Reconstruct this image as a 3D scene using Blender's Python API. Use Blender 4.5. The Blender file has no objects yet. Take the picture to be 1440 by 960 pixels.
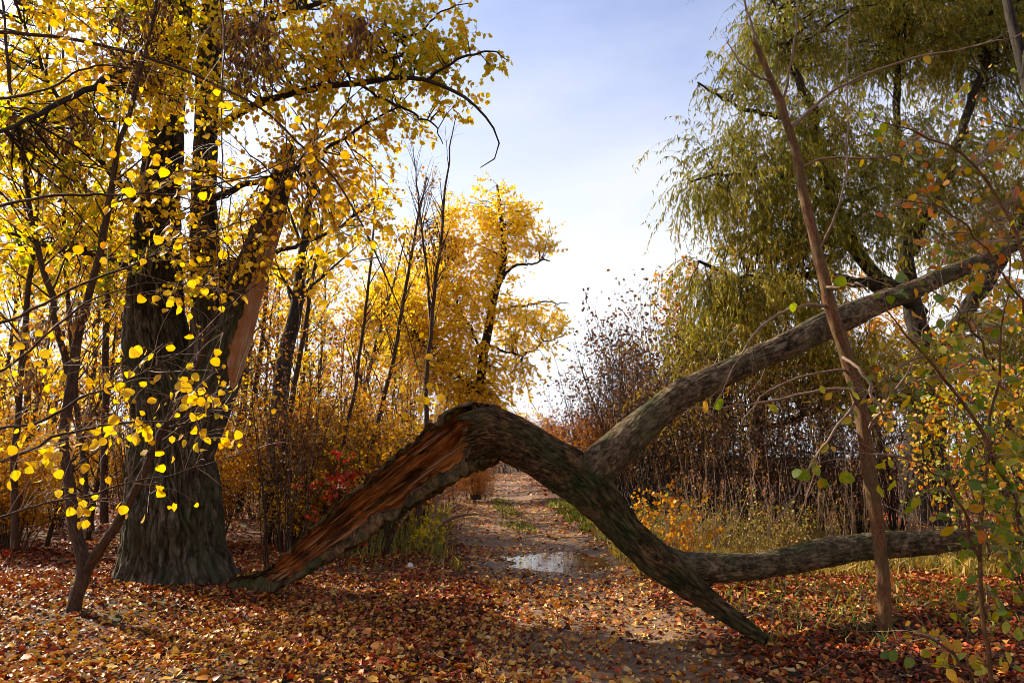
import bpy, math
import numpy as np
from mathutils import Matrix, Vector

sc = bpy.context.scene
C = sc.collection
R = math.radians

# ------------------------------------------------------------------ camera
FPX = 960.0
PITCH = math.atan(160.0 / 960.0)
CAMZ = 1.6
cam = bpy.data.cameras.new("camera")
cam.lens = 24.0
cam.sensor_width = 36.0
cam.clip_start = 0.05
cam.clip_end = 3000.0
camo = bpy.data.objects.new("camera", cam)
C.objects.link(camo)
camo.location = (0, 0, CAMZ)
camo.rotation_euler = (math.pi / 2 + PITCH, 0, 0)
sc.camera = camo

# ------------------------------------------------------------------ sky, sun, exposure
SUN_AZ = R(-60.0)      # measured from the view direction (+Y), negative = towards -X
SUN_EL = R(35.0)
world = bpy.data.worlds.new("World")
sc.world = world
world.use_nodes = True
wn = world.node_tree.nodes
wl = world.node_tree.links
wn.clear()
w_out = wn.new("ShaderNodeOutputWorld")
w_bg = wn.new("ShaderNodeBackground")
w_sky = wn.new("ShaderNodeTexSky")
w_sky.sky_type = 'NISHITA'
w_sky.sun_disc = False
w_sky.sun_elevation = SUN_EL
w_sky.sun_rotation = SUN_AZ
w_sky.altitude = 100
w_sky.air_density = 1.0
w_sky.dust_density = 1.2
w_sky.ozone_density = 2.2
w_bg.inputs["Strength"].default_value = 0.061
# thin high veil of cloud: denser towards the horizon, wispy higher up
w_tc = wn.new("ShaderNodeTexCoord")
w_sep = wn.new("ShaderNodeSeparateXYZ")
wl.new(w_tc.outputs["Generated"], w_sep.inputs[0])
w_ramp = wn.new("ShaderNodeMapRange")
w_ramp.inputs["From Min"].default_value = 0.26
w_ramp.inputs["From Max"].default_value = 0.62
w_ramp.inputs["To Min"].default_value = 0.97
w_ramp.inputs["To Max"].default_value = 0.02
wl.new(w_sep.outputs["Z"], w_ramp.inputs["Value"])
w_map = wn.new("ShaderNodeMapping")
w_map.inputs["Scale"].default_value = (1.6, 2.6, 5.0)
w_map.inputs["Rotation"].default_value = (0.0, 0.35, 0.5)
wl.new(w_tc.outputs["Generated"], w_map.inputs[0])
w_noise = wn.new("ShaderNodeTexNoise")
w_noise.inputs["Scale"].default_value = 1.6
w_noise.inputs["Detail"].default_value = 8.0
w_noise.inputs["Roughness"].default_value = 0.6
wl.new(w_map.outputs[0], w_noise.inputs["Vector"])
w_nr = wn.new("ShaderNodeMapRange")
w_nr.inputs["From Min"].default_value = 0.35
w_nr.inputs["From Max"].default_value = 0.75
w_nr.inputs["To Min"].default_value = -0.12
w_nr.inputs["To Max"].default_value = 0.22
wl.new(w_noise.outputs["Fac"], w_nr.inputs["Value"])
w_add = wn.new("ShaderNodeMath")
w_add.operation = 'ADD'
w_add.use_clamp = True
wl.new(w_ramp.outputs[0], w_add.inputs[0])
wl.new(w_nr.outputs[0], w_add.inputs[1])
w_mix = wn.new("ShaderNodeMix")
w_mix.data_type = 'RGBA'
wl.new(w_add.outputs[0], w_mix.inputs["Factor"])
w_hs = wn.new("ShaderNodeHueSaturation")
w_hs.inputs["Hue"].default_value = 0.515
w_hs.inputs["Saturation"].default_value = 0.9
w_hs.inputs["Value"].default_value = 2.1
wl.new(w_sky.outputs[0], w_hs.inputs["Color"])
wl.new(w_hs.outputs[0], w_mix.inputs["A"])
w_mix.inputs["B"].default_value = (8.9, 9.0, 9.3, 1.0)
wl.new(w_mix.outputs["Result"], w_bg.inputs["Color"])
wl.new(w_bg.outputs[0], w_out.inputs["Surface"])

sun = bpy.data.lights.new("sun", 'SUN')
sun.energy = 5.0
sun.angle = R(0.5)
sun.color = (1.0, 0.89, 0.70)
suno = bpy.data.objects.new("sun", sun)
C.objects.link(suno)
_sd = Vector((math.sin(SUN_AZ) * math.cos(SUN_EL), math.cos(SUN_AZ) * math.cos(SUN_EL), math.sin(SUN_EL)))
suno.rotation_euler = _sd.to_track_quat('Z', 'Y').to_euler()
suno.location = _sd * 60

sc.view_settings.view_transform = 'Standard'
sc.view_settings.look = 'None'
sc.view_settings.gamma = 1.0
sc.view_settings.exposure = 0.97
sc.view_settings.use_curve_mapping = False
sc.render.engine = 'CYCLES'
sc.cycles.use_denoising = True
sc.cycles.filter_width = 0.85
sc.cycles.max_bounces = 6
sc.cycles.diffuse_bounces = 3
sc.cycles.glossy_bounces = 2
sc.cycles.transmission_bounces = 4
sc.cycles.transparent_max_bounces = 4
sc.cycles.caustics_reflective = False
sc.cycles.caustics_refractive = False

# ------------------------------------------------------------------ pixel rays of the photograph -> points of the place
_cp, _sp = math.cos(PITCH), math.sin(PITCH)


def ray(px, py):
    a, b = px - 720.0, 480.0 - py
    return np.array([a, _cp * FPX - _sp * b, _sp * FPX + _cp * b])


def at(px, py, Y):
    r = ray(px, py)
    return np.array([0, 0, CAMZ]) + r * (Y / r[1])


def gnd(px, py):
    r = ray(px, py)
    return np.array([0, 0, CAMZ]) + r * (-CAMZ / r[2])


def m_per_px(Y):
    return Y / FPX * 1.02


# ------------------------------------------------------------------ noise
def _h(ix, iy, iz, seed):
    n = (ix.astype(np.int64) * 374761393 + iy.astype(np.int64) * 668265263 + iz.astype(np.int64) * 2147483647 + seed * 1274126177) & 0xFFFFFFFF
    n = ((n ^ (n >> 13)) * 1274126177) & 0xFFFFFFFF
    n = ((n ^ (n >> 16)) * 2246822519) & 0xFFFFFFFF
    n = n ^ (n >> 15)
    return (n & 0xFFFF) / 65535.0


def vn(x, y, z, seed=0):
    x, y, z = np.broadcast_arrays(np.asarray(x, float), np.asarray(y, float), np.asarray(z, float))
    ix, iy, iz = np.floor(x), np.floor(y), np.floor(z)
    fx, fy, fz = x - ix, y - iy, z - iz
    fx, fy, fz = [f * f * (3 - 2 * f) for f in (fx, fy, fz)]
    r = 0
    for dx in (0, 1):
        for dy in (0, 1):
            for dz in (0, 1):
                w = (fx if dx else 1 - fx) * (fy if dy else 1 - fy) * (fz if dz else 1 - fz)
                r = r + w * _h(ix + dx, iy + dy, iz + dz, seed)
    return r


def fbm(x, y, z, seed=0, oct=4):
    s, a, t = 0, 0.5, 0
    for o in range(oct):
        k = 2.03 ** o
        s = s + a * vn(x * k, y * k, z * k, seed + o)
        t += a
        a *= 0.5
    return s / t


def norm(v):
    return v / np.maximum(np.linalg.norm(v, axis=-1, keepdims=True), 1e-9)


# ------------------------------------------------------------------ ground height
def path_x(y):
    y = np.asarray(y, float)
    return np.interp(y, [-8, 5, 7.5, 11, 15, 22, 30, 45, 60, 90], [0.9, 0.75, 0.65, 0.45, 0.15, -0.3, -0.7, -1.2, 0.2, 8])


def path_w(y):
    return np.interp(np.asarray(y, float), [0, 6, 10, 15, 30, 60], [0.95, 1.0, 1.15, 1.45, 1.8, 2.2])


PUD = gnd(808, 779)
PUD[2] = -0.112


def gz(x, y):
    x, y = np.asarray(x, float), np.asarray(y, float)
    d = np.abs(x - path_x(y)) / path_w(y)
    near = np.exp(-(y / 90.0) ** 2)
    h = (fbm(x * 0.35, y * 0.35, 0 * x, 5, 3) - 0.5) * 0.22 * near
    h = h + (fbm(x * 2.2, y * 2.2, 0 * x, 9, 2) - 0.5) * 0.05 * near
    k = np.clip(1.25 - d, 0, 1)
    h = h * (1 - 0.75 * k) - 0.07 * k
    # two shallow ruts, and the hollow that holds the puddle
    h = h - 0.035 * np.exp(-((d - 0.55) / 0.18) ** 2) * near
    e = ((x - PUD[0]) / 1.15) ** 2 + ((y - PUD[1]) / 1.35) ** 2
    h = h - 0.085 * np.exp(-e * 1.1)
    # wooded banks rise slightly away from the track
    h = h + 0.25 * np.clip((np.abs(x) - 6) / 14, 0, 1) * np.clip((y - 6) / 20, 0, 1)
    return h


# ------------------------------------------------------------------ mesh helpers
class MB:
    def __init__(self):
        self.V, self.F, self.A, self.B, self.n = [], [], [], [], 0

    def add(self, V, F, rnd=None, bk=None):
        V = np.asarray(V, float).reshape(-1, 3)
        self.V.append(V)
        self.F.append(np.asarray(F, np.int64) + self.n)
        self.A.append(np.zeros(len(V)) if rnd is None else np.broadcast_to(np.asarray(rnd, float), (len(V),)))
        self.B.append(V if bk is None else np.asarray(bk, float).reshape(-1, 3))
        self.n += len(V)
        return self

    def mesh(self, name, mat, base=(0, 0, 0), smooth=True):
        V = np.concatenate(self.V) - np.asarray(base, float)
        A = np.concatenate(self.A)
        B = np.concatenate(self.B)
        me = bpy.data.meshes.new(name)
        loops = np.concatenate([f.ravel() for f in self.F])
        tot = np.concatenate([np.full(len(f), f.shape[1]) for f in self.F])
        start = np.concatenate([[0], np.cumsum(tot)[:-1]])
        me.vertices.add(len(V))
        me.vertices.foreach_set("co", V.astype(np.float32).ravel())
        me.loops.add(len(loops))
        me.loops.foreach_set("vertex_index", loops.astype(np.int32))
        me.polygons.add(len(tot))
        me.polygons.foreach_set("loop_start", start.astype(np.int32))
        me.polygons.foreach_set("use_smooth", np.full(len(tot), smooth, bool))
        a = me.attributes.new("rnd", 'FLOAT', 'POINT')
        a.data.foreach_set("value", A.astype(np.float32))
        b = me.attributes.new("bk", 'FLOAT_VECTOR', 'POINT')
        b.data.foreach_set("vector", B.astype(np.float32).ravel())
        me.materials.append(mat)
        me.update(calc_edges=True)
        return me


def tag(o, label=None, cat=None, group=None, kind=None):
    if label:
        o["label"] = label
    if cat:
        o["category"] = cat
    if group:
        o["group"] = group
    if kind:
        o["kind"] = kind
    return o


def link(name, me, parent=None):
    o = bpy.data.objects.new(name, me)
    C.objects.link(o)
    if parent is not None:
        o.parent = parent
    return o


def thing(name, base, label, cat, group=None, kind=None):
    o = bpy.data.objects.new(name, None)
    o.empty_display_size = 0.2
    C.objects.link(o)
    o.location = base
    return tag(o, label, cat, group, kind)


def root_of(o):
    while o.parent is not None:
        o = o.parent
    return o


def part(name, mb, mat, parent, kind=None, label=None, smooth=True):
    base = tuple(root_of(parent).location)
    o = link(name, mb.mesh(name, mat, base, smooth), parent)
    return tag(o, label, None, None, kind)


def copy_tree(o, parent=None):
    c = o.copy()
    C.objects.link(c)
    c.parent = parent
    for ch in o.children:
        copy_tree(ch, c)
    return c


# ------------------------------------------------------------------ tubes and branches (vectorised over branches)
def frames(P):
    T = np.gradient(P, axis=-2)
    T = norm(T)
    D = norm(P[..., -1, :] - P[..., 0, :])
    ref = np.where(np.abs(D[..., 2:3]) > 0.8, np.array([1.0, 0.15, 0.05]), np.array([0.05, 0.1, 1.0]))
    S = np.cross(T, ref[..., None, :])
    S = norm(S)
    N = np.cross(S, T)
    return T, S, N


def tubes(P, Rd, nseg):
    """P (B,K,3), Rd (B,K) -> verts, quads, bark coords"""
    P = np.asarray(P, float)
    Rd = np.asarray(Rd, float)
    B, K, _ = P.shape
    T, S, N = frames(P)
    th = np.arange(nseg) / nseg * 2 * np.pi
    c, s = np.cos(th), np.sin(th)
    V = P[:, :, None, :] + Rd[:, :, None, None] * (c[None, None, :, None] * S[:, :, None, :] + s[None, None, :, None] * N[:, :, None, :])
    L = np.concatenate([np.zeros((B, 1)), np.cumsum(np.linalg.norm(np.diff(P, axis=1), axis=-1), axis=1)], axis=1)
    rr = Rd[:, :, None]
    off = (np.arange(B) * 3.7 % 50)[:, None, None]
    bk = np.stack([rr * c + off, rr * s + off * 0, np.broadcast_to(L[:, :, None], (B, K, nseg)) + off], axis=-1)
    idx = np.arange(B * K * nseg).reshape(B, K, nseg)
    a = idx[:, :-1, :]
    b = np.roll(a, -1, axis=2)
    d = idx[:, 1:, :]
    e = np.roll(d, -1, axis=2)
    Q = np.stack([a, b, e, d], axis=-1).reshape(-1, 4)
    return V.reshape(-1, 3), Q, bk.reshape(-1, 3)


def smooth_line(pts, n, extra=None):
    """Catmull-Rom through pts (M, D) -> (n, D), even in chord length"""
    pts = np.asarray(pts, float)
    d = np.concatenate([[0], np.cumsum(np.linalg.norm(np.diff(pts[:, :3], axis=0), axis=1))])
    t = np.linspace(0, d[-1], n)
    i = np.clip(np.searchsorted(d, t, side='right') - 1, 0, len(pts) - 2)
    u = ((t - d[i]) / np.maximum(d[i + 1] - d[i], 1e-9))[:, None]
    p1, p2 = pts[i], pts[i + 1]
    p0 = np.where((i > 0)[:, None], pts[np.maximum(i - 1, 0)], 2 * p1 - p2)
    p3 = np.where((i + 2 < len(pts))[:, None], pts[np.minimum(i + 2, len(pts) - 1)], 2 * p2 - p1)
    return 0.5 * (2 * p1 + (p2 - p0) * u + (2 * p0 - 5 * p1 + 4 * p2 - p3) * u ** 2 + (3 * p1 - p0 - 3 * p2 + p3) * u ** 3)


def limb(pix, n=40, wob=0.0, seed=1):
    """pix rows (px, py, Y, half width in px) -> points (n,3), radii (n)"""
    rows = []
    for px, py, Y, hw in pix:
        p = at(px, py, Y)
        rows.append([p[0], p[1], p[2], hw * m_per_px(Y)])
    q = smooth_line(rows, n)
    P, r = q[:, :3].copy(), np.maximum(q[:, 3], 0.0008)
    if wob:
        s = np.linspace(0, 1, n) * 14
        for a in range(3):
            P[:, a] += (fbm(s, s * 0, s * 0 + a * 7.3, seed, 2) - 0.5) * wob
    return P, r


def grow(st, di, ln, r0, r1, K, droop, wob, rng, lift=0.0):
    B = len(st)
    P = np.zeros((B, K, 3))
    P[:, 0] = st
    d = norm(di)
    step = (ln / (K - 1))[:, None]
    for k in range(1, K):
        d = norm(d + rng.normal(0, wob, (B, 3)) + np.array([0, 0, lift - droop * k / K]))
        P[:, k] = P[:, k - 1] + d * step
    t = np.linspace(0, 1, K)[None]
    Rd = np.asarray(r0)[:, None] * (1 - t) + np.asarray(r1)[:, None] * t
    return P, Rd


def spawn(P, Rd, n, t0, t1, ang, ln, lnv, rfac, rng, up=0.0):
    """children starts, dirs, lengths, radii from parents"""
    B, K, _ = P.shape
    t = rng.uniform(t0, t1, (B, n))
    f = t * (K - 1)
    i = np.minimum(f.astype(int), K - 2)
    u = (f - i)[..., None]
    b = np.arange(B)[:, None]
    st = P[b, i] * (1 - u) + P[b, i + 1] * u
    T = norm(P[b, i + 1] - P[b, i])
    rnd = norm(rng.normal(0, 1, (B, n, 3)))
    side = norm(rnd - (rnd * T).sum(-1, keepdims=True) * T)
    a = R(ang) * rng.uniform(0.6, 1.3, (B, n, 1))
    di = norm(T * np.cos(a) + side * np.sin(a) + np.array([0, 0, up]))
    L = np.asarray(ln) if np.ndim(ln) else np.full(B, ln)
    L = L[:, None] * (1 - 0.45 * t) * rng.uniform(1 - lnv, 1 + lnv, (B, n))
    r = (Rd[b, i] * (1 - u[..., 0]) + Rd[b, i + 1] * u[..., 0]) * rfac
    return st.reshape(-1, 3), di.reshape(-1, 3), L.ravel(), r.ravel()


def sample_on(P, n, t0, t1, rng):
    B, K, _ = P.shape
    f = rng.uniform(t0, t1, (B, n)) * (K - 1)
    i = np.minimum(f.astype(int), K - 2)
    u = (f - i)[..., None]
    b = np.arange(B)[:, None]
    p = P[b, i] * (1 - u) + P[b, i + 1] * u
    T = norm(P[b, i + 1] - P[b, i])
    return p.reshape(-1, 3), T.reshape(-1, 3)


# ------------------------------------------------------------------ leaves as masses
LEAF4 = (np.array([[0, 0, 0], [-.42, .28, .10], [-.36, .66, .08], [0, 1, -.06], [.36, .66, .08], [.42, .28, .10]]),
         np.array([[0, 3, 2, 1], [0, 5, 4, 3]]))
LEAF2 = (np.array([[0, 0, 0], [-.40, .45, .06], [0, 1, 0], [.40, .45, .06]]), np.array([[0, 3, 2, 1]]))
LEAFW = (np.array([[-.10, .12, .0], [.02, 1, -.08], [.12, .0, .0]]), np.array([[0, 2, 1]]))
LEAFP = (np.array([[0, 0, 0], [-.20, .30, .06], [-.14, .70, .05], [0, 1, -.1], [.14, .70, .05], [.20, .30, .06]]),
         np.array([[0, 3, 2, 1], [0, 5, 4, 3]]))


LEAFC = (np.array([[0, 0, .05], [-.40, .28, .26], [-.34, .68, .20], [0, 1, -.16], [.36, .64, .16], [.42, .30, .22]]), LEAF4[1])


LEAF2C = (np.array([[0, 0, .05], [-.42, .5, .22], [0, 1, -.1], [.42, .45, .18]]), LEAF2[1])


def leaf_mass(mb, pos, dirv, nrm, size, rnd, tmpl):
    tv, tf = tmpl
    N = len(pos)
    d = norm(dirv)
    n = norm(nrm - (nrm * d).sum(-1, keepdims=True) * d)
    s = np.cross(d, n)
    V = pos[:, None, :] + size[:, None, None] * (tv[None, :, 0:1] * s[:, None, :] + tv[None, :, 1:2] * d[:, None, :] + tv[None, :, 2:3] * n[:, None, :])
    F = (tf[None] + (np.arange(N) * len(tv))[:, None, None]).reshape(-1, tf.shape[1])
    mb.add(V.reshape(-1, 3), F, np.repeat(rnd, len(tv)))
    return mb


def leaves_on(mb, pos, T, size, sv, rng, tmpl=LEAF4, droop=0.7, spread=0.9, rndf=None):
    N = len(pos)
    d = norm(T * 0.35 + rng.normal(0, spread, (N, 3)) * 0.6 + np.array([0, 0, -droop]))
    n = norm(rng.normal(0, 1, (N, 3)) + np.array([0, 0, 0.35]))
    r = rng.uniform(0, 1, N) if rndf is None else rndf(pos, rng)
    sz = size * rng.uniform(1 - sv, 1 + sv, N)
    return leaf_mass(mb, pos, d, n, sz, r, tmpl)


# ------------------------------------------------------------------ single leaves (objects of their own)
def outline_leaf(kind):
    if kind == 'round':
        ys = np.array([0, .02, .16, .36, .58, .80, .95, 1.0])
        ws = np.array([0, .20, .42, .50, .45, .30, .10, 0])
    elif kind == 'oval':
        ys = np.array([0, .08, .22, .42, .62, .80, .92, 1.0])
        ws = np.array([0, .14, .26, .32, .29, .20, .09, 0])
    else:   # lance
        ys = np.array([0, .08, .2, .4, .6, .78, .9, 1.0])
        ws = np.array([0, .10, .18, .22, .19, .13, .07, 0])
    return ys, ws


def leaf_mesh(name, kind, mat, rnd, seed, curl=0.12):
    rg = np.random.default_rng(seed)
    ys, ws = outline_leaf(kind)
    k = len(ys)
    bend = rg.uniform(-1, 1) * curl
    fold = rg.uniform(.05, .28)
    wav = rg.uniform(-.05, .05, (2, k))
    V = []
    for i in range(k):
        zc = bend * (ys[i] - .5) ** 2 * 2.4 - bend * .2
        V.append([0, ys[i], zc])
    for sgn, w in ((-1, wav[0]), (1, wav[1])):
        for i in range(1, k - 1):
            ww = ws[i] * (1 + rg.uniform(-.09, .09))
            V.append([sgn * ww, ys[i] - .03 * ww, bend * (ys[i] - .5) ** 2 * 2.4 - bend * .2 + ww * fold + w[i]])
    F3, F4 = [], []
    for si, sgn in ((0, -1), (1, 1)):
        o = k + si * (k - 2) - 1
        for i in range(k - 1):
            a, b = i, i + 1
            la, lb = o + i, o + i + 1
            if i == 0:
                f = [a, b, lb]
            elif i == k - 2:
                f = [a, b, la]
            else:
                f = [a, b, lb, la]
            f = f if sgn < 0 else f[::-1]
            (F3 if len(f) == 3 else F4).append(f)
    # stalk
    n0 = len(V)
    V += [[-.012, 0, 0], [.012, 0, 0], [.0, -.32, .10]]
    F3.append([n0, n0 + 1, n0 + 2])
    mb = MB()
    V = np.array(V)
    mb.V.append(V)
    mb.A.append(np.full(len(V), rnd))
    mb.B.append(V)
    mb.F += [np.array(F3), np.array(F4)]
    return mb.mesh(name, mat, (0, 0, 0), True)


def leaf_set(kind, mat, n, seed, lo=0.0, hi=1.0, curl=.12):
    rg = np.random.default_rng(seed)
    return [leaf_mesh("leaf", kind, mat, lo + (hi - lo) * (i + rg.uniform(.2, .8)) / n, seed * 100 + i, curl) for i in range(n)]


def put_leaf(me, pos, d, nrm, size, parent):
    d = norm(np.asarray(d, float))
    n = np.asarray(nrm, float)
    n = norm(n - (n * d).sum() * d)
    s = np.cross(d, n)
    o = bpy.data.objects.new("leaf", me)
    C.objects.link(o)
    M = Matrix(((s[0] * size, d[0] * size, n[0] * size, pos[0]),
                (s[1] * size, d[1] * size, n[1] * size, pos[1]),
                (s[2] * size, d[2] * size, n[2] * size, pos[2]), (0, 0, 0, 1)))
    o.parent = parent
    o.matrix_basis = Matrix.Translation(-Vector(root_of(parent).location)) @ M
    return o


# ------------------------------------------------------------------ materials
def new_mat(name):
    m = bpy.data.materials.new(name)
    m.use_nodes = True
    nt = m.node_tree
    nt.nodes.clear()
    out = nt.nodes.new("ShaderNodeOutputMaterial")
    return m, nt, nt.nodes, nt.links, out


def ramp(nt, stops, interp='LINEAR'):
    r = nt.nodes.new("ShaderNodeValToRGB")
    r.color_ramp.interpolation = interp
    e = r.color_ramp.elements
    while len(e) < len(stops):
        e.new(0.5)
    for i, (p, c) in enumerate(stops):
        e[i].position = p
        e[i].color = (c[0], c[1], c[2], 1)
    return r


def leaf_mat(name, stops, trans=0.5, rough=0.5, tsat=1.12, tval=1.2, spec=.35):
    m, nt, N, L, out = new_mat(name)
    at_ = N.new("ShaderNodeAttribute")
    at_.attribute_name = "rnd"
    no = N.new("ShaderNodeTexNoise")
    no.inputs["Scale"].default_value = 45.0
    no.inputs["Detail"].default_value = 3.0
    geo = N.new("ShaderNodeNewGeometry")
    L.new(geo.outputs["Position"], no.inputs["Vector"])
    mr = N.new("ShaderNodeMath")
    mr.operation = 'MULTIPLY_ADD'
    mr.inputs[1].default_value = 0.5
    mr.inputs[2].default_value = -0.25
    L.new(no.outputs["Fac"], mr.inputs[0])
    ad = N.new("ShaderNodeMath")
    ad.operation = 'ADD'
    ad.use_clamp = True
    L.new(at_.outputs["Fac"], ad.inputs[0])
    L.new(mr.outputs[0], ad.inputs[1])
    rp = ramp(nt, stops)
    L.new(ad.outputs[0], rp.inputs[0])
    p = N.new("ShaderNodeBsdfPrincipled")
    p.inputs["Roughness"].default_value = rough
    p.inputs["Specular IOR Level"].default_value = spec
    L.new(rp.outputs[0], p.inputs["Base Color"])
    if trans > 0:
        hs = N.new("ShaderNodeHueSaturation")
        hs.inputs["Saturation"].default_value = tsat
        hs.inputs["Value"].default_value = tval
        L.new(rp.outputs[0], hs.inputs["Color"])
        t = N.new("ShaderNodeBsdfTranslucent")
        L.new(hs.outputs[0], t.inputs["Color"])
        mx = N.new("ShaderNodeMixShader")
        mx.inputs[0].default_value = trans
        L.new(p.outputs[0], mx.inputs[1])
        L.new(t.outputs[0], mx.inputs[2])
        L.new(mx.outputs[0], out.inputs["Surface"])
    else:
        L.new(p.outputs[0], out.inputs["Surface"])
    return m


def bark_mat(name, stops, scale=20.0, stretch=0.16, bump=0.6, rough=0.9, moss=None, mossamt=0.5, dist=0.02):
    m, nt, N, L, out = new_mat(name)
    a = N.new("ShaderNodeAttribute")
    a.attribute_name = "bk"
    mp = N.new("ShaderNodeMapping")
    mp.inputs["Scale"].default_value = (1, 1, stretch)
    L.new(a.outputs["Vector"], mp.inputs[0])
    n1 = N.new("ShaderNodeTexNoise")
    n1.inputs["Scale"].default_value = scale
    n1.inputs["Detail"].default_value = 8.0
    n1.inputs["Roughness"].default_value = 0.7
    n1.inputs["Distortion"].default_value = 0.6
    L.new(mp.outputs[0], n1.inputs["Vector"])
    n3 = N.new("ShaderNodeTexNoise")
    n3.inputs["Scale"].default_value = scale * 0.32
    n3.inputs["Detail"].default_value = 5.0
    n3.inputs["Distortion"].default_value = 1.2
    L.new(mp.outputs[0], n3.inputs["Vector"])
    mu = N.new("ShaderNodeMath")
    mu.operation = 'MULTIPLY_ADD'
    mu.inputs[1].default_value = 0.9
    L.new(n3.outputs["Fac"], mu.inputs[0])
    sb = N.new("ShaderNodeMath")
    sb.operation = 'MULTIPLY_ADD'
    sb.inputs[1].default_value = 1.5
    sb.inputs[2].default_value = -0.70
    L.new(n1.outputs["Fac"], sb.inputs[0])
    L.new(sb.outputs[0], mu.inputs[2])
    rp = ramp(nt, stops)
    L.new(mu.outputs[0], rp.inputs[0])
    col = rp.outputs[0]
    if moss:
        n2 = N.new("ShaderNodeTexNoise")
        n2.inputs["Scale"].default_value = 2.6
        n2.inputs["Detail"].default_value = 7.0
        geo = N.new("ShaderNodeNewGeometry")
        L.new(geo.outputs["Position"], n2.inputs["Vector"])
        r2 = ramp(nt, [(0.42, (0, 0, 0)), (0.62, (mossamt,) * 3)])
        L.new(n2.outputs["Fac"], r2.inputs[0])
        mx = N.new("ShaderNodeMix")
        mx.data_type = 'RGBA'
        L.new(r2.outputs[0], mx.inputs["Factor"])
        L.new(col, mx.inputs["A"])
        mx.inputs["B"].default_value = (*moss, 1)
        col = mx.outputs["Result"]
    p = N.new("ShaderNodeBsdfPrincipled")
    p.inputs["Roughness"].default_value = rough
    p.inputs["Specular IOR Level"].default_value = 0.2
    L.new(col, p.inputs["Base Color"])
    b = N.new("ShaderNodeBump")
    b.inputs["Strength"].default_value = bump
    b.inputs["Distance"].default_value = dist
    L.new(mu.outputs[0], b.inputs["Height"])
    L.new(b.outputs[0], p.inputs["Normal"])
    L.new(p.outputs[0], out.inputs["Surface"])
    return m


M = {}
M['yellow'] = leaf_mat("yellow_leaf", [(0, (.58, .26, .012)), (.25, (.74, .42, .016)), (.6, (.76, .46, .016)), (.88, (.76, .51, .025)), (1, (.46, .42, .03))], .52, .45)
M['poplar'] = leaf_mat("poplar_leaf", [(0, (.60, .27, .012)), (.22, (.76, .43, .018)), (.5, (.82, .60, .04)), (.72, (.62, .53, .035)), (.9, (.27, .31, .022)), (1, (.16, .21, .02))], .58, .45)
M['gold'] = leaf_mat("golden_leaf", [(0, (.62, .32, .015)), (.3, (.80, .50, .03)), (.7, (.86, .62, .055)), (1, (.88, .70, .12))], .62, .5)
M['orange'] = leaf_mat("orange_leaf", [(0, (.20, .06, .012)), (.3, (.44, .15, .014)), (.6, (.62, .28, .016)), (.85, (.66, .40, .02)), (1, (.26, .24, .03))], .45, .5)
M['willow'] = leaf_mat("willow_leaf", [(0, (.10, .115, .012)), (.35, (.23, .215, .018)), (.62, (.42, .32, .024)), (.85, (.58, .35, .022)), (1, (.58, .21, .018))], .4, .5)
M['shrub'] = leaf_mat("mixed_green_leaf", [(0, (.10, .17, .022)), (.35, (.21, .27, .028)), (.55, (.48, .42, .03)), (.78, (.62, .32, .02)), (1, (.56, .13, .015))], .45, .42)
M['red'] = leaf_mat("red_leaf", [(0, (.30, .02, .012)), (.6, (.50, .04, .018)), (1, (.60, .14, .02))], .4, .45)
M['brown'] = leaf_mat("withered_leaf", [(0, (.06, .026, .010)), (.5, (.16, .070, .024)), (1, (.32, .16, .05))], .25, .7)
M['litter'] = leaf_mat("fallen_leaf", [(0, (.055, .016, .008)), (.18, (.16, .040, .012)), (.38, (.40, .050, .018)), (.55, (.46, .13, .022)), (.72, (.52, .24, .06)), (.88, (.62, .34, .035)), (1, (.70, .50, .26))], .12, .5, spec=.22)
M['fallen'] = leaf_mat("fallen_poplar_leaf", [(0, (.22, .035, .016)), (.3, (.44, .14, .025)), (.6, (.56, .27, .04)), (.85, (.64, .38, .045)), (1, (.60, .44, .22))], .15, .4)
M['grass'] = leaf_mat("dry_grass_blade", [(0, (.07, .11, .018)), (.35, (.17, .19, .028)), (.65, (.38, .26, .05)), (1, (.52, .33, .10))], .3, .6)
M['bark_poplar'] = bark_mat("poplar_bark", [(.25, (.012, .008, .005)), (.48, (.058, .042, .027)), (.75, (.18, .138, .095))], 30, .2, .8, .9, (.045, .055, .018), .55, .025)
M['bark_fallen'] = bark_mat("fallen_bark", [(.25, (.010, .006, .003)), (.45, (.072, .036, .014)), (.72, (.22, .13, .058))], 27, .5, 1.0, .9, (.042, .058, .016), .65, .03)
M['bark_limb'] = bark_mat("limb_bark", [(.25, (.016, .010, .006)), (.48, (.10, .064, .033)), (.75, (.29, .21, .125))], 26, .6, 1.0, .85, (.060, .068, .025), .6, .02)
M['bark_dark'] = bark_mat("dark_bark", [(.15, (.012, .009, .007)), (.5, (.034, .025, .018)), (.85, (.075, .056, .042))], 30, .2, .6, .9)
M['bark_thin'] = bark_mat("sapling_bark", [(.15, (.022, .013, .009)), (.5, (.060, .035, .021)), (.85, (.12, .075, .046))], 50, .3, .4, .8)
M['bark_red'] = bark_mat("reddish_bark", [(.15, (.045, .019, .008)), (.5, (.14, .060, .025)), (.85, (.25, .12, .055))], 45, .35, .6, .75, (.075, .070, .022), .5, .01)
M['twig'] = bark_mat("pale_twig_bark", [(.15, (.11, .065, .042)), (.5, (.23, .145, .095)), (.85, (.38, .28, .20))], 60, .3, .3, .6)
M['wood'] = bark_mat("bare_wood", [(.10, (.030, .009, .004)), (.35, (.20, .060, .012)), (.6, (.44, .150, .028)), (.95, (.60, .27, .07))], 24, .11, 1.0, .45, (.040, .014, .006), .9, .03)
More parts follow.
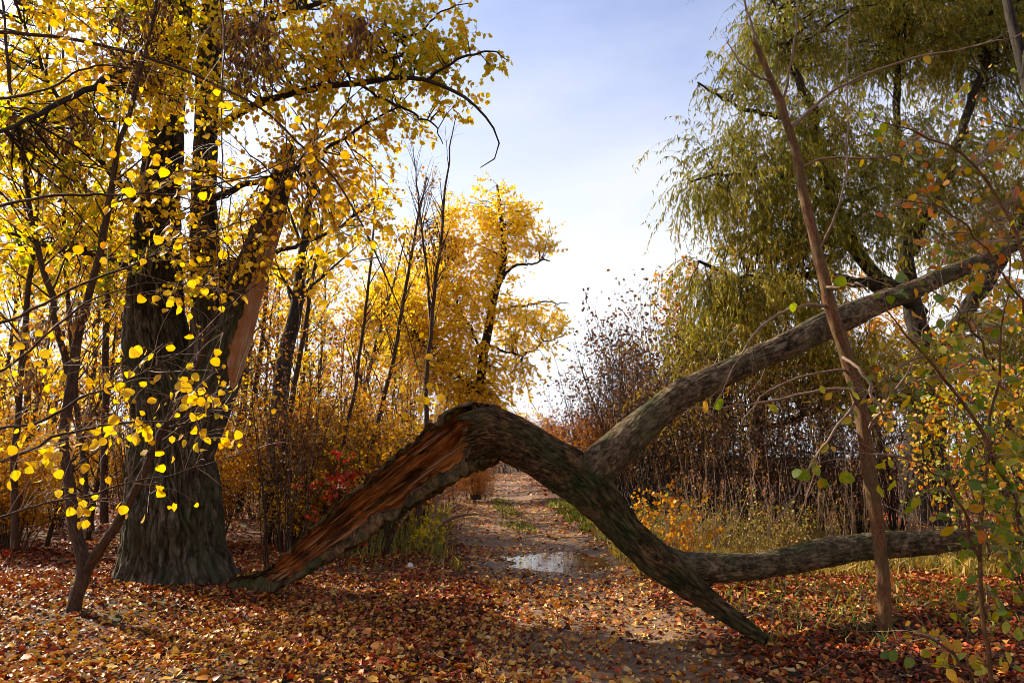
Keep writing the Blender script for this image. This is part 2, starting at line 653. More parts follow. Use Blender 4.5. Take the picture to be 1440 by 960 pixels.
M['wood_pale'] = bark_mat("weathered_wood", [(.15, (.13, .065, .028)), (.5, (.34, .20, .11)), (.85, (.50, .37, .27))], 34, .07, .9, .6, (.30, .10, .02), .9, .02)


def ground_mat():
    m, nt, N, L, out = new_mat("ground_soil")
    a = N.new("ShaderNodeAttribute")
    a.attribute_name = "rnd"          # how much bare track
    geo = N.new("ShaderNodeNewGeometry")
    n1 = N.new("ShaderNodeTexNoise")
    n1.inputs["Scale"].default_value = 9.0
    n1.inputs["Detail"].default_value = 9.0
    n1.inputs["Roughness"].default_value = 0.75
    L.new(geo.outputs["Position"], n1.inputs["Vector"])
    v1 = N.new("ShaderNodeTexVoronoi")
    v1.inputs["Scale"].default_value = 16.0
    L.new(geo.outputs["Position"], v1.inputs["Vector"])
    # forest floor: rotted leaves
    sep = N.new("ShaderNodeSeparateColor")
    L.new(v1.outputs["Color"], sep.inputs[0])
    rp = ramp(nt, [(.1, (.018, .010, .006)), (.4, (.055, .022, .010)), (.6, (.13, .042, .014)), (.8, (.22, .085, .024)), (.95, (.26, .14, .05))])
    L.new(sep.outputs[0], rp.inputs[0])
    n2 = N.new("ShaderNodeTexNoise")
    n2.inputs["Scale"].default_value = 1.1
    n2.inputs["Detail"].default_value = 5.0
    L.new(geo.outputs["Position"], n2.inputs["Vector"])
    r2 = ramp(nt, [(.46, (0, 0, 0)), (.66, (.6, .6, .6))])
    L.new(n2.outputs["Fac"], r2.inputs[0])
    gx = N.new("ShaderNodeMix")
    gx.data_type = 'RGBA'
    L.new(r2.outputs[0], gx.inputs["Factor"])
    L.new(rp.outputs[0], gx.inputs["A"])
    gx.inputs["B"].default_value = (.065, .075, .022, 1)
    # track: trodden earth
    r3 = ramp(nt, [(.3, (.080, .046, .026)), (.5, (.19, .112, .062)), (.75, (.33, .21, .12))])
    L.new(n1.outputs["Fac"], r3.inputs[0])
    mk = N.new("ShaderNodeMath")
    mk.operation = 'MULTIPLY_ADD'
    mk.inputs[1].default_value = 1.1
    mk.inputs[2].default_value = -0.55
    L.new(n1.outputs["Fac"], mk.inputs[0])
    ms = N.new("ShaderNodeMath")
    ms.operation = 'ADD'
    L.new(a.outputs["Fac"], ms.inputs[0])
    L.new(mk.outputs[0], ms.inputs[1])
    mr = N.new("ShaderNodeMapRange")
    mr.inputs["From Min"].default_value = 0.35
    mr.inputs["From Max"].default_value = 0.65
    L.new(ms.outputs[0], mr.inputs["Value"])
    mx = N.new("ShaderNodeMix")
    mx.data_type = 'RGBA'
    L.new(mr.outputs[0], mx.inputs["Factor"])
    L.new(gx.outputs["Result"], mx.inputs["A"])
    L.new(r3.outputs[0], mx.inputs["B"])
    p = N.new("ShaderNodeBsdfPrincipled")
    wa = N.new("ShaderNodeAttribute")
    wa.attribute_name = "bk"
    ws = N.new("ShaderNodeSeparateXYZ")
    L.new(wa.outputs["Vector"], ws.inputs[0])
    wm = N.new("ShaderNodeMix")
    wm.data_type = 'RGBA'
    L.new(ws.outputs["X"], wm.inputs["Factor"])
    L.new(mx.outputs["Result"], wm.inputs["A"])
    wm.inputs["B"].default_value = (.040, .026, .016, 1)
    wr = N.new("ShaderNodeMapRange")
    wr.inputs["To Min"].default_value = 0.85
    wr.inputs["To Max"].default_value = 0.35
    L.new(ws.outputs["X"], wr.inputs["Value"])
    L.new(wr.outputs[0], p.inputs["Roughness"])
    p.inputs["Specular IOR Level"].default_value = 0.25
    L.new(wm.outputs["Result"], p.inputs["Base Color"])
    b = N.new("ShaderNodeBump")
    b.inputs["Strength"].default_value = 0.8
    b.inputs["Distance"].default_value = 0.03
    L.new(n1.outputs["Fac"], b.inputs["Height"])
    L.new(b.outputs[0], p.inputs["Normal"])
    L.new(p.outputs[0], out.inputs["Surface"])
    return m


def water_mat():
    m, nt, N, L, out = new_mat("puddle_water")
    p = N.new("ShaderNodeBsdfPrincipled")
    p.inputs["Base Color"].default_value = (.035, .028, .012, 1)
    p.inputs["Roughness"].default_value = 0.02
    p.inputs["IOR"].default_value = 1.33
    p.inputs["Specular IOR Level"].default_value = 0.5
    n = N.new("ShaderNodeTexNoise")
    n.inputs["Scale"].default_value = 9.0
    n.inputs["Detail"].default_value = 2.0
    geo = N.new("ShaderNodeNewGeometry")
    L.new(geo.outputs["Position"], n.inputs["Vector"])
    b = N.new("ShaderNodeBump")
    b.inputs["Strength"].default_value = 0.12
    b.inputs["Distance"].default_value = 0.01
    L.new(n.outputs["Fac"], b.inputs["Height"])
    L.new(b.outputs[0], p.inputs["Normal"])
    L.new(p.outputs[0], out.inputs["Surface"])
    return m


M['ground'] = ground_mat()
M['water'] = water_mat()
m_, nt_, N_, L_, o_ = new_mat("crumpled_paper")
p_ = N_.new("ShaderNodeBsdfPrincipled")
p_.inputs["Base Color"].default_value = (.72, .72, .74, 1)
p_.inputs["Roughness"].default_value = 0.6
L_.new(p_.outputs[0], o_.inputs["Surface"])
M['paper'] = m_

# ================================================================== GROUND
def spaced(n, lim, k):
    u = np.linspace(-1, 1, n)
    return np.sinh(u * k) / np.sinh(k) * lim


gx_ = spaced(330, 500, 7.6)
gy_ = 9 + spaced(340, 500, 7.4)
X, Y = np.meshgrid(gx_, gy_)
Z = gz(X, Y)
nx, ny = len(gx_), len(gy_)
ii = np.arange(nx * ny).reshape(ny, nx)
Q = np.stack([ii[:-1, :-1], ii[:-1, 1:], ii[1:, 1:], ii[1:, :-1]], -1).reshape(-1, 4)


def bare(x, y):
    """1 on the trodden track, 0 on the forest floor"""
    d = np.abs(x - path_x(y)) / path_w(y)
    k = np.clip(1.35 - d, 0, 1)
    blot = fbm(x * 0.9, y * 0.5, 0 * x, 31, 3)
    return np.clip(k * 1.1 + (blot - .5) * 0.9 * (k > 0), 0, 1) * (y < 110)


wet = np.exp(-(((X - PUD[0]) / 1.7) ** 2 + ((Y - PUD[1] + .4) / 2.2) ** 2) ** 1.5) * np.clip((.02 - Z) / .09, 0, 1)
mb = MB().add(np.stack([X, Y, Z], -1), Q, bare(X, Y).ravel(), np.stack([wet, wet * 0, wet * 0], -1))
ground = link("ground", mb.mesh("ground", M['ground']))
tag(ground, "leaf-strewn forest floor with a trodden earth track through it", None, None, "structure")

# ---- puddle
rg = np.random.default_rng(4)
th = np.linspace(0, 2 * np.pi, 72, endpoint=False)
rr = 1 + 0.16 * np.sin(3 * th + .6) + 0.10 * np.sin(5 * th + 2) + .05 * np.sin(9 * th)
ring = np.stack([PUD[0] + 1.25 * rr * np.cos(th), PUD[1] + 1.40 * rr * np.sin(th), np.full(72, PUD[2])], -1)
Vp = np.concatenate([[PUD], ring])
Fp = np.array([[0, 1 + i, 1 + (i + 1) % 72] for i in range(72)])
puddle = link("puddle", MB().add(Vp, Fp).mesh("puddle", M['water']))
tag(puddle, "shallow rain puddle lying in the earth track", None, None, "structure")

# ---- leaf litter
rg = np.random.default_rng(11)


def litter_density(x, y):
    k = bare(x, y)
    e = ((x - PUD[0]) / 1.1) ** 2 + ((y - PUD[1]) / 1.25) ** 2
    d = 1.0 - np.where(y > 12, .42, .6) * k
    d = d * np.where(e < 1, 0.2, 1.0)
    d = d * np.clip(0.35 + 1.9 * (fbm(x * 0.8, y * 0.8, x * 0, 44, 4) - .25), .15, 1.2)
    return d


def lay(n, ymin, ymax, size, sv, tmpl, seed, pw=1.0):
    g = np.random.default_rng(seed)
    y = ymin + (ymax - ymin) * g.uniform(0, 1, n) ** pw
    half = np.maximum(y, 2.5) * 0.86 + 1.2
    x = g.uniform(-1, 1, n) * half
    keep = g.uniform(0, 1, n) < litter_density(x, y)
    x, y = x[keep], y[keep]
    n = len(x)
    eps = .03
    z = gz(x, y)
    nx_ = -(gz(x + eps, y) - z) / eps
    ny_ = -(gz(x, y + eps) - z) / eps
    lie = norm(np.stack([nx_, ny_, np.ones(n)], -1) + g.normal(0, .62, (n, 3)) * np.array([1, 1, .2]))
    a = g.uniform(0, 2 * np.pi, n)
    d = np.stack([np.cos(a), np.sin(a), g.normal(0, .15, n)], -1)
    sz = size * g.choice([.5, .8, 1.0, 1.35], n, p=[.34, .32, .27, .07]) * g.uniform(.75, 1.15, n)
    # red carpet in drifts, yellow below the poplar and near the camera
    t = fbm(x * .45, y * .45, 0 * x, 71, 3)
    yellow = np.clip(np.exp(-((x + 3.2) ** 2 + (y - 5.5) ** 2) / 9.0) * 1.1, 0, .85)
    r = np.clip(np.where(g.uniform(0, 1, n) < .3, g.uniform(0, .2, n), g.beta(1.7, 1.9, n) * .95) + (t - .5) * .5, 0, 1)
    tan_ = bare(x, y) > .5
    r = np.where(tan_ & (g.uniform(0, 1, n) < .6), g.uniform(.5, 1, n), r)
    r = np.where(g.uniform(0, 1, n) < yellow * .5, g.uniform(.68, .92, n), r)
    pos = np.stack([x, y, z + g.uniform(.004, .032, n)], -1)
    pos -= d * sz[:, None] * .5
    pud = ((x - PUD[0]) / 1.25) ** 2 + ((y - PUD[1]) / 1.4) ** 2 < 1.3
    pos[:, 2] = np.where(pud, np.maximum(pos[:, 2], PUD[2] + .006), pos[:, 2])
    lie = np.where(pud[:, None], np.array([0, 0, 1.0]) + .12 * lie, lie)
    return pos, d, lie, sz, r


lm = MB()
for args in ((52000, 3.2, 7.0, .056, .5, LEAFC, 1, .8), (48000, 7.0, 9.6, .06, .5, LEAFC, 2, .9), (56000, 9.6, 13.2, .065, .5, LEAF2C, 6, .9),
             (72000, 13.0, 26.0, .095, .4, LEAF2, 3, .75), (42000, 26.0, 62.0, .18, .4, LEAF2, 4, .7), (5000, -3.0, 3.2, .056, .4, LEAF4, 5, 1)):
    n, y0, y1, s_, sv, tm, sd, pw = args
    pos, d, lie, sz, r = lay(n, y0, y1, s_, sv, tm, sd, pw)
    leaf_mass(lm, pos, d, lie, sz, r, tm)
litter = link("leaf_litter", lm.mesh("leaf_litter", M['litter']), ground)
tag(litter, None, None, None, "stuff")

# the largest fallen leaves, one by one
FALLEN = leaf_set('round', M['fallen'], 10, 7, 0, 1, .35)
g = np.random.default_rng(21)
cnt = 0
while cnt < 300:
    px, py = g.uniform(-20, 1460), 960 - 175 * g.uniform(0, 1) ** 1.6
    p = gnd(px, py)
    if g.uniform() > .25 + .75 * litter_density(p[0:1], p[1:2])[0] or abs(px - 1250) < 30:
        continue
    z = float(gz(p[0], p[1])) + g.uniform(.018, .04)
    a = g.uniform(0, 2 * math.pi)
    put_leaf(FALLEN[g.integers(10)], (p[0], p[1], z), (math.cos(a), math.sin(a), g.normal(0, .15)), (g.normal(0, .3), g.normal(0, .3), 1), g.uniform(.06, .095), ground)
    cnt += 1


# ================================================================== BARK-SCULPTED TRUNKS
def bark_tube(P, r, nseg, amp, freq, stretch, seed, flare=None, cap=False, jag=0.0, ncol=0, brk=2.5, warp=1.0):
    """one trunk with ridged bark as real relief"""
    n = len(P)
    T = norm(np.gradient(P, axis=0))
    ref = np.array([1.0, 0.1, 0.02]) if abs(T[:, 2].mean()) > .75 else np.array([0.03, -1.0, 0.1])
    S = norm(np.cross(T, ref))
    Nn = np.cross(S, T)
    th = np.arange(nseg) / nseg * 2 * np.pi
    c, s = np.cos(th)[None], np.sin(th)[None]
    L = np.concatenate([[0], np.cumsum(np.linalg.norm(np.diff(P, axis=0), axis=1))])[:, None]
    rr = r[:, None] * np.ones_like(c)
    bx, by, bz = rr * c, rr * s, L * np.ones_like(c)
    lump = (fbm(bx * 2.2, by * 2.2, bz * 1.6, seed + 3, 3) - .5) * .34
    if flare is not None:
        lobes = .5 + .5 * np.sin(th * 5 + seed)[None] * np.sin(th * 3 + 1.3)[None]
        rr = rr * (1 + flare[:, None] * (.55 + .9 * lobes))
    rr = rr * (1 + lump)
    wx = (fbm(bx * 5, by * 5, bz * 1.5, seed + 9, 2) - .5) * .9
    ridge = 1 - np.abs(2 * fbm(bx * freq + wx, by * freq + wx, bz * freq * stretch, seed, 2) - 1)
    fine = fbm(bx * freq * 3, by * freq * 3, bz * freq * stretch * 3, seed + 17, 3)
    disp = (-(np.clip((ridge - .74) / .20, 0, 1)) ** 1.3 * amp + (fine - .5) * amp * .55)
    if ncol:
        cx_, sx_ = np.cos(th)[None] * 2.2 + 0 * L, np.sin(th)[None] * 2.2 + 0 * L
        wv = (fbm(cx_ * 1.6, sx_ * 1.6, L * 1.3 + 0 * c, seed + 51, 3) - .5) * 5.5 * warp + (fbm(cx_ * 7, sx_ * 7, L * 7 + 0 * c, seed + 52, 2) - .5) * 1.1 * warp
        uc = th[None] * ncol / (2 * np.pi) + wv * np.ones_like(L)
        col = np.floor(uc)
        fr = np.abs(uc - col - .5) * 2                       # 0 mid plate, 1 at the furrow
        hh = _h(np.mod(col, ncol), col * 0, col * 0, seed + 5)
        width = .45 + .3 * vn(cx_ * 3, sx_ * 3, L * 2.5 + 0 * c, seed + 57)
        fur = np.clip((fr - width) / (1 - width), 0, 1) ** .8
        vv = L * brk + hh * 9.0 + (fr * .25)
        br = np.clip(1 - np.abs(vv - np.floor(vv) - .5) * 2 / .14, 0, 1) * (_h(np.floor(vv), col, col * 0, seed + 6) > .45)
        plate = (hh - .5) * .45
        disp = -np.maximum(fur, br * .7) * amp + plate * amp + (fine - .5) * amp * .6
    rr = rr + disp
    V = P[:, None, :] + rr[..., None] * (c[..., None] * S[:, None, :] + s[..., None] * Nn[:, None, :])
    if jag:
        fall = np.clip(1 - L / (jag * 1.6), 0, 1)
        sh = (fbm(c * 3.1 + 5, s * 3.1, 0 * c, seed + 41, 3) - .35) * 2.2 * jag
        V = V - T[:, None, :] * (sh * fall)[..., None]
    bk = np.stack([bx, by, bz], -1)
    idx = np.arange(n * nseg).reshape(n, nseg)
    a, d = idx[:-1], idx[1:]
    Qd = np.stack([a, np.roll(a, -1, 1), np.roll(d, -1, 1), d], -1).reshape(-1, 4)
    mb = MB()
    mb.V.append(V.reshape(-1, 3)); mb.A.append(np.zeros(n * nseg)); mb.B.append(bk.reshape(-1, 3))
    mb.F.append(Qd); mb.n = n * nseg
    if cap:
        for row, q in ((0, P[0]), (n - 1, P[-1])):
            k = mb.n
            rim = idx[row]
            mb.V.append(q[None]); mb.A.append(np.zeros(1)); mb.B.append(np.zeros((1, 3)))
            f = np.stack([np.full(nseg, k), np.roll(rim, -1), rim], -1)
            mb.F.append(f if row == 0 else f[:, ::-1]); mb.n += 1
    return mb


# ================================================================== BIG POPLAR
POPB = gnd(242, 812)
poplar = thing("poplar_tree", (POPB[0], POPB[1], 0), "massive furrowed poplar beside the track, several stems rising from one thick base", "tree")
D0 = POPB[1]
P, r = limb([(242, 850, D0, 70), (242, 815, D0, 65), (243, 760, D0, 62), (245, 700, D0, 60), (243, 640, D0, 54), (240, 585, D0, 50), (226, 520, D0, 44), (218, 450, D0, 40),
             (218, 380, D0, 35), (223, 300, D0 + .05, 29), (232, 200, D0 + .1, 24), (243, 100, D0 + .2, 20), (250, 0, D0 + .2, 20), (258, -160, D0 + .3, 16), (270, -400, D0 + .3, 9)], 350)
hgt = P[:, 2]
part("trunk", bark_tube(P, r, 270, .070, 8.0, .14, 3, ncol=34, flare=np.clip(1 - hgt / .55, 0, 1) ** 2 * .24), M['bark_poplar'], poplar)
PS = [(P, r)]
P, r = limb([(262, 640, D0 - .1, 30), (280, 560, D0 - .12, 36), (294, 480, D0 - .15, 27), (291, 400, D0 - .15, 22), (286, 300, D0 - .1, 18), (289, 200, D0, 16),
             (293, 100, D0, 17), (300, 0, D0, 15), (315, -150, D0, 11), (330, -350, D0, 7)], 190)
part("stem", bark_tube(P, r, 150, .030, 10, .14, 8, ncol=20), M['bark_poplar'], poplar)
PS.append((P, r))
Pb, rb = limb([(275, 640, D0 - .2, 22), (300, 560, D0 - .22, 30), (325, 480, D0 - .25, 26), (350, 395, D0 - .28, 23), (383, 295, D0 - .3, 20), (400, 235, D0 - .3, 15), (407, 205, D0 - .3, 9)], 110)
bl = part("broken_limb", bark_tube(Pb, rb, 110, .026, 10, .14, 12, ncol=18), M['bark_poplar'], poplar, label="leaning snapped limb with its bark torn off along one side")
PS.append((Pb[:80], rb[:80]))
# stripped wood along the broken limb
def wood_strip(P, r, a0, a1, i0, i1, lift, seed):
    P, r = P[i0:i1], r[i0:i1]
    n = len(P)
    T = norm(np.gradient(P, axis=0))
    S = norm(np.cross(T, np.array([0.0, -1.0, 0.1])))   # across, roughly to +X
    Fw = np.cross(S, T)                                   # towards the viewer's side
    w = 13
    t = np.linspace(0, 1, n)
    env = np.clip(np.minimum(t, 1 - t) * 5, .05, 1) ** .6
    V, bk = [], []
    L = np.linspace(0, np.linalg.norm(P[-1] - P[0]), n)
    for j in range(w):
        u = j / (w - 1)
        jag = (fbm(L * 11, L * 0 + u * 2, L * 0, seed, 3) - .5) * 1.6
        mid, hw = (a0 + a1) / 2, (a1 - a0) / 2 * env
        ang = mid + hw * (2 * u - 1) + jag * hw * (1 if j in (0, w - 1) else .2)
        q = r * (1 + lift * (1 - .6 * abs(2 * u - 1))) + .004 * fbm(L * 4, L * 0 + u * 30, L * 0, seed + 3, 2)
        if j in (0, w - 1):
            q = r * .9
        V.append(P + q[:, None] * (np.cos(ang)[:, None] * S + np.sin(ang)[:, None] * Fw))
        bk.append(np.stack([r * np.cos(ang), r * np.sin(ang), L], -1))
    V, bk = np.stack(V, 1), np.stack(bk, 1)
    ix = np.arange(n * w).reshape(n, w)
    q = np.stack([ix[:-1, :-1], ix[:-1, 1:], ix[1:, 1:], ix[1:, :-1]], -1).reshape(-1, 4)
    return MB().add(V.reshape(-1, 3), q, None, bk.reshape(-1, 3))


wst = Pb[0] * 0
sgn = 1.0
_S = norm(np.cross(norm(Pb[60] - Pb[40]), np.array([0.0, -1.0, 0.1])))
flip = _S[0] < 0
wp = wood_strip(Pb, rb, (R(115) if flip else R(-15)), (R(195) if flip else R(65)), 24, 88, .07, 5)
part("stripped_wood", wp, M['wood_pale'], poplar, label="pale strip of bare wood where the bark came off")

POP_LIMBS = [
    [(290, 190, D0, 11), (340, 158, 8.4, 9), (400, 135, 8.0, 8), (455, 122, 7.8, 7.5), (510, 116, 7.5, 7), (560, 110, 7.3, 6), (605, 115, 7.1, 5), (645, 132, 7.0, 4), (675, 155, 6.95, 3), (695, 182, 6.9, 2.4), (702, 205, 6.9, 2), (694, 225, 6.9, 1.6), (675, 236, 6.9, 1)],
    [(600, 113, 7.1, 4), (625, 95, 7.0, 3.5), (655, 80, 6.9, 3), (690, 72, 6.9, 2), (712, 85, 6.9, 1)],
    [(292, 70, D0, 10), (350, 40, 8.3, 8), (430, 10, 8.0, 6), (540, -30, 7.7, 4), (620, -40, 7.4, 2)],
    [(540, 115, 7.4, 4), (565, 70, 7.5, 3.2), (600, 35, 7.4, 2.4), (640, 5, 7.3, 1.5), (668, 4, 7.3, .8)],
    [(268, 62, D0, 11), (215, 85, 7.9, 9), (150, 110, 7.2, 8), (90, 145, 6.8, 6.5), (20, 180, 6.4, 5), (-60, 205, 6.2, 3)],
    [(284, 290, D0, 9), (340, 262, 8.6, 7), (420, 235, 8.3, 5), (490, 190, 8.2, 3.5), (560, 150, 8.1, 2)],
    [(230, 320, D0, 9), (170, 260, 8.6, 7), (110, 180, 8.4, 5), (60, 90, 8.2, 4), (20, -10, 8.0, 3)],
    [(240, 170, D0, 9), (160, 168, 9.2, 6), (70, 172, 9.4, 4.5), (-40, 160, 9.6, 3)],
    [(500, 118, 7.6, 4), (560, 150, 7.6, 3), (605, 175, 7.6, 2), (625, 205, 7.6, 1)],
    [(225, 400, D0, 8), (150, 360, 9.5, 6), (60, 345, 10.2, 5), (-40, 300, 10.6, 3)],
    [(288, 420, D0, 8), (370, 360, 9.6, 6), (460, 330, 10.2, 4), (540, 270, 10.6, 3)],
    [(250, 20, D0, 10), (180, -60, 8.0, 7), (100, -120, 7.2, 5), (40, -150, 6.8, 3)],
    [(300, 0, D0, 10), (400, -90, 9.2, 7), (500, -130, 9.8, 5), (600, -120, 10.2, 3)],
]
sk, skr = [], []
for i, lb in enumerate(POP_LIMBS):
    P, r = limb([(a_, b_, y_, h_ * .62) for a_, b_, y_, h_ in lb], 34, .10 if i not in (0, 1) else .04, 30 + i)
    V, Qd, bk = tubes(P[None], r[None], 9)
    part("branch", MB().add(V, Qd, None, bk), M['bark_dark'], poplar)
    sk.append(P[6:]); skr.append(r[6:])
for P, r in PS[:2]:
    sk.append(P[::4][30 if len(P) > 200 else 14:]); skr.append(r[::4][30 if len(P) > 200 else 14:])
SK, SKR = np.concatenate(sk), np.concatenate(skr)


def in_ellipsoids(ells, n, rng, shell=.0):
    vol = np.array([e[3][0] * e[3][1] * e[3][2] * (e[4] if len(e) > 4 else 1) for e in ells])
    k = rng.choice(len(ells), n, p=vol / vol.sum())
    d = norm(rng.normal(0, 1, (n, 3)))
    q = d * (shell + (1 - shell) * rng.uniform(0, 1, (n, 1)) ** (1 / 2.6))
    cen = np.array([at(e[0], e[1], e[2]) for e in ells])
    rad = np.array([e[3] for e in ells])
    return cen[k] + q * rad[k], k


def reach(SK, SKR, Tg, rng, K=7, sag=.12, rmax=.02, upbias=.35):
    """branches from the nearest skeleton point to each target"""
    B = len(Tg)
    o = np.zeros(B, int)
    for s in range(0, B, 400):
        d = Tg[s:s + 400, None, :] - SK[None]
        c = np.linalg.norm(d, axis=-1) + upbias * np.maximum(-d[..., 2], 0)
        o[s:s + 400] = np.argmin(c * (1 + .15 * rng.uniform(0, 1, c.shape)), axis=1)
    st = SK[o]
    ln = np.linalg.norm(Tg - st, axis=1)
    t = np.linspace(0, 1, K)[None, :, None]
    mid = (st + Tg) / 2 + rng.normal(0, 1, (B, 3)) * (ln * .10)[:, None] + np.array([0, 0, 1]) * (ln * sag)[:, None]
    P = (1 - t) ** 2 * st[:, None] + 2 * t * (1 - t) * mid[:, None] + t ** 2 * Tg[:, None]
    P[:, 1:-1] += rng.normal(0, 1, (B, K - 2, 3)) * (ln * .02)[:, None, None]
    r0 = np.minimum(np.minimum(SKR[o] * .7, rmax), .004 + .008 * ln)
    Rd = r0[:, None] * (1 - .8 * np.linspace(0, 1, K)[None])
    return P, Rd


g = np.random.default_rng(5)
ELL = [(290, -160, 9.0, (3.7, 2.6, 2.7), .75), (540, 95, 7.7, (1.15, 1.2, .75), 2.0), (640, 85, 7.1, (.55, .5, .32), 4.0), (470, 235, 8.6, (1.0, 1.3, .75), 1.2), (590, 30, 7.6, (.6, .7, .45), 2.4),
       (90, 90, 8.6, (1.9, 1.9, 1.7), .8), (250, 340, 8.0, (1.4, .8, 1.0), .7), (80, 330, 10.0, (1.7, 1.6, 1.3), .7), (500, 330, 10.4, (1.0, 1.0, .9), .8), (380, 60, 7.6, (1.3, 1.0, .9), 1.3)]
ELL += [(230, 130, 7.6, (1.4, .7, 1.2), 1.2), (60, 250, 7.5, (1.2, .8, 1.0), 1.0), (420, 330, 8.4, (.8, .6, .7), 1.0)]
Tg, kk = in_ellipsoids(ELL, 1700, g)
P1, R1 = reach(SK, SKR, Tg, g, 7, .10, .016)
st, di, ln, rr = spawn(P1, R1, 5, .35, 1.0, 50, .42, .4, .6, g)
P2, R2 = grow(st, di, ln, np.minimum(rr, .005), np.full(len(st), .0012), 3, .35, .16, g)
mb = MB()
V, Qd, bk = tubes(P1, R1, 4); mb.add(V, Qd, None, bk)
V, Qd, bk = tubes(P2, R2, 3); mb.add(V, Qd, None, bk)
part("branchwork", mb, M['bark_dark'], poplar, "stuff")


def pop_tone(pos, rng):
    n = len(pos)
    t = fbm(pos[:, 0] * .8, pos[:, 1] * .8, pos[:, 2] * .8, 61, 3)
    return np.clip(rng.normal(.52, .16, n) + (t - .5) * 1.2, 0, 1)


mb = MB()
p, T = sample_on(P2, 6, .15, 1.05, g)
leaves_on(mb, p, T, .060, .3, g, LEAF4, .6, .9, pop_tone)
p, T = sample_on(P1, 4, .5, 1.0, g)
leaves_on(mb, p, T, .062, .3, g, LEAF4, .6, .9, pop_tone)
part("crown", mb, M['poplar'], poplar, "stuff")


# ================================================================== FALLEN, SNAPPED TREE
fallen = thing("fallen_tree", tuple(gnd(352, 829)), "split fallen trunk arching over the track, its bare orange wood showing", "tree")
yA = gnd(352, 829)[1]
slab = [(322, 832, yA + .1, 15), (365, 821, yA, 16), (398, 805, 7.95, 18), (450, 766, 7.8, 27), (500, 729, 7.7, 33), (560, 684, 7.55, 37), (620, 641, 7.4, 41), (655, 617, 7.32, 47), (675, 612, 7.28, 46), (705, 614, 7.25, 38)]
n = 220
P, hw = limb(slab, n, .015, 3)
T = norm(np.gradient(P, axis=0))
toCam = norm(np.array([0, 0, CAMZ]) - P)
Nn = norm(toCam - (toCam * T).sum(-1, keepdims=True) * T)
S = np.cross(Nn, T)
S = np.where(S[:, 2:3] < 0, -S, S)
# the split face looks a little upwards of the viewer
t = np.linspace(0, 1, n)
L = np.concatenate([[0], np.cumsum(np.linalg.norm(np.diff(P, axis=0), axis=1))])
low = -.46 + .26 * (fbm(L * 5, L * 0, L * 0, 3, 3) - .5) * 2 - .1 * np.exp(-((t - .75) / .12) ** 2) + .35 * np.clip((t - .86) / .14, 0, 1)   # lower boundary of the bare wood
low = np.minimum(np.where(t < .24, low + (.24 - t) * 6.5, low), .90)
upj = .97 + .05 * (fbm(L * 9, L * 0, L * 0 + 4, 5, 3) - .5) * 2
def slab_n(u, ln_, tt):
    """height of wood face over the split plane, u = -1..1 across"""
    return (-.16 + .42 * (-u * .5 + .5) ** 2 - .20 * (1 - u * u) + .06 * np.sin(6 * tt + u * 4))
w = 46
Vw, bw = [], []
for j in range(w):
    f = j / (w - 1)
    u = low + (upj - low) * f
    fib = (fbm(L * 2.2, L * 0 + f * 16, L * 0, 13, 3) - .5) * .34 + (fbm(L * 9, L * 0 + f * 40, L * 0, 23, 2) - .5) * .12
    crack = -np.clip(vn(L * 1.4, L * 0 + f * 11, L * 0, 91) - .58, 0, 1) * .9
    h_ = slab_n(u, L, t) + fib + crack
    if j == w - 1:
        h_ = h_ - .06
    Vw.append(P + hw[:, None] * (u[:, None] * S + h_[:, None] * Nn))
    bw.append(np.stack([hw * u, hw * h_, L], -1))
Vw, bw = np.stack(Vw, 1), np.stack(bw, 1)
ix = np.arange(n * w).reshape(n, w)
q = np.stack([ix[:-1, :-1], ix[:-1, 1:], ix[1:, 1:], ix[1:, :-1]], -1).reshape(-1, 4)
bw_o = part("bare_wood", MB().add(Vw.reshape(-1, 3), q, None, bw.reshape(-1, 3)), M['wood'], fallen, label="bare orange heartwood of the split trunk")
gs = np.random.default_rng(88)
for k in range(46):                     # torn fibres standing off the bare face
    i0 = int(gs.integers(30, n - 40))
    ln_ = int(gs.integers(10, 34))
    u0 = gs.uniform(-.3, .85)
    i1 = min(i0 + ln_, n - 1)
    ids = np.linspace(i0, i1, 6).astype(int)
    lift = np.linspace(0, gs.uniform(.02, .22), 6) if gs.uniform() < .6 else np.linspace(gs.uniform(.02, .18), 0, 6)
    ub = np.maximum(u0 + np.linspace(0, gs.normal(0, .06), 6), low[ids] + .05)
    Ps = P[ids] + hw[ids][:, None] * (ub[:, None] * S[ids] + (slab_n(ub, 0, t[ids]) + lift + .02)[:, None] * Nn[ids])
    V, Qd, bk = tubes(Ps[None], np.array([[.002, .009, .012, .011, .007, .001]]) * gs.uniform(.6, 1.3), 5)
    part("splinter", MB().add(V, Qd, None, bk), M['wood' if k % 4 else 'wood_pale'], bw_o, smooth=False)
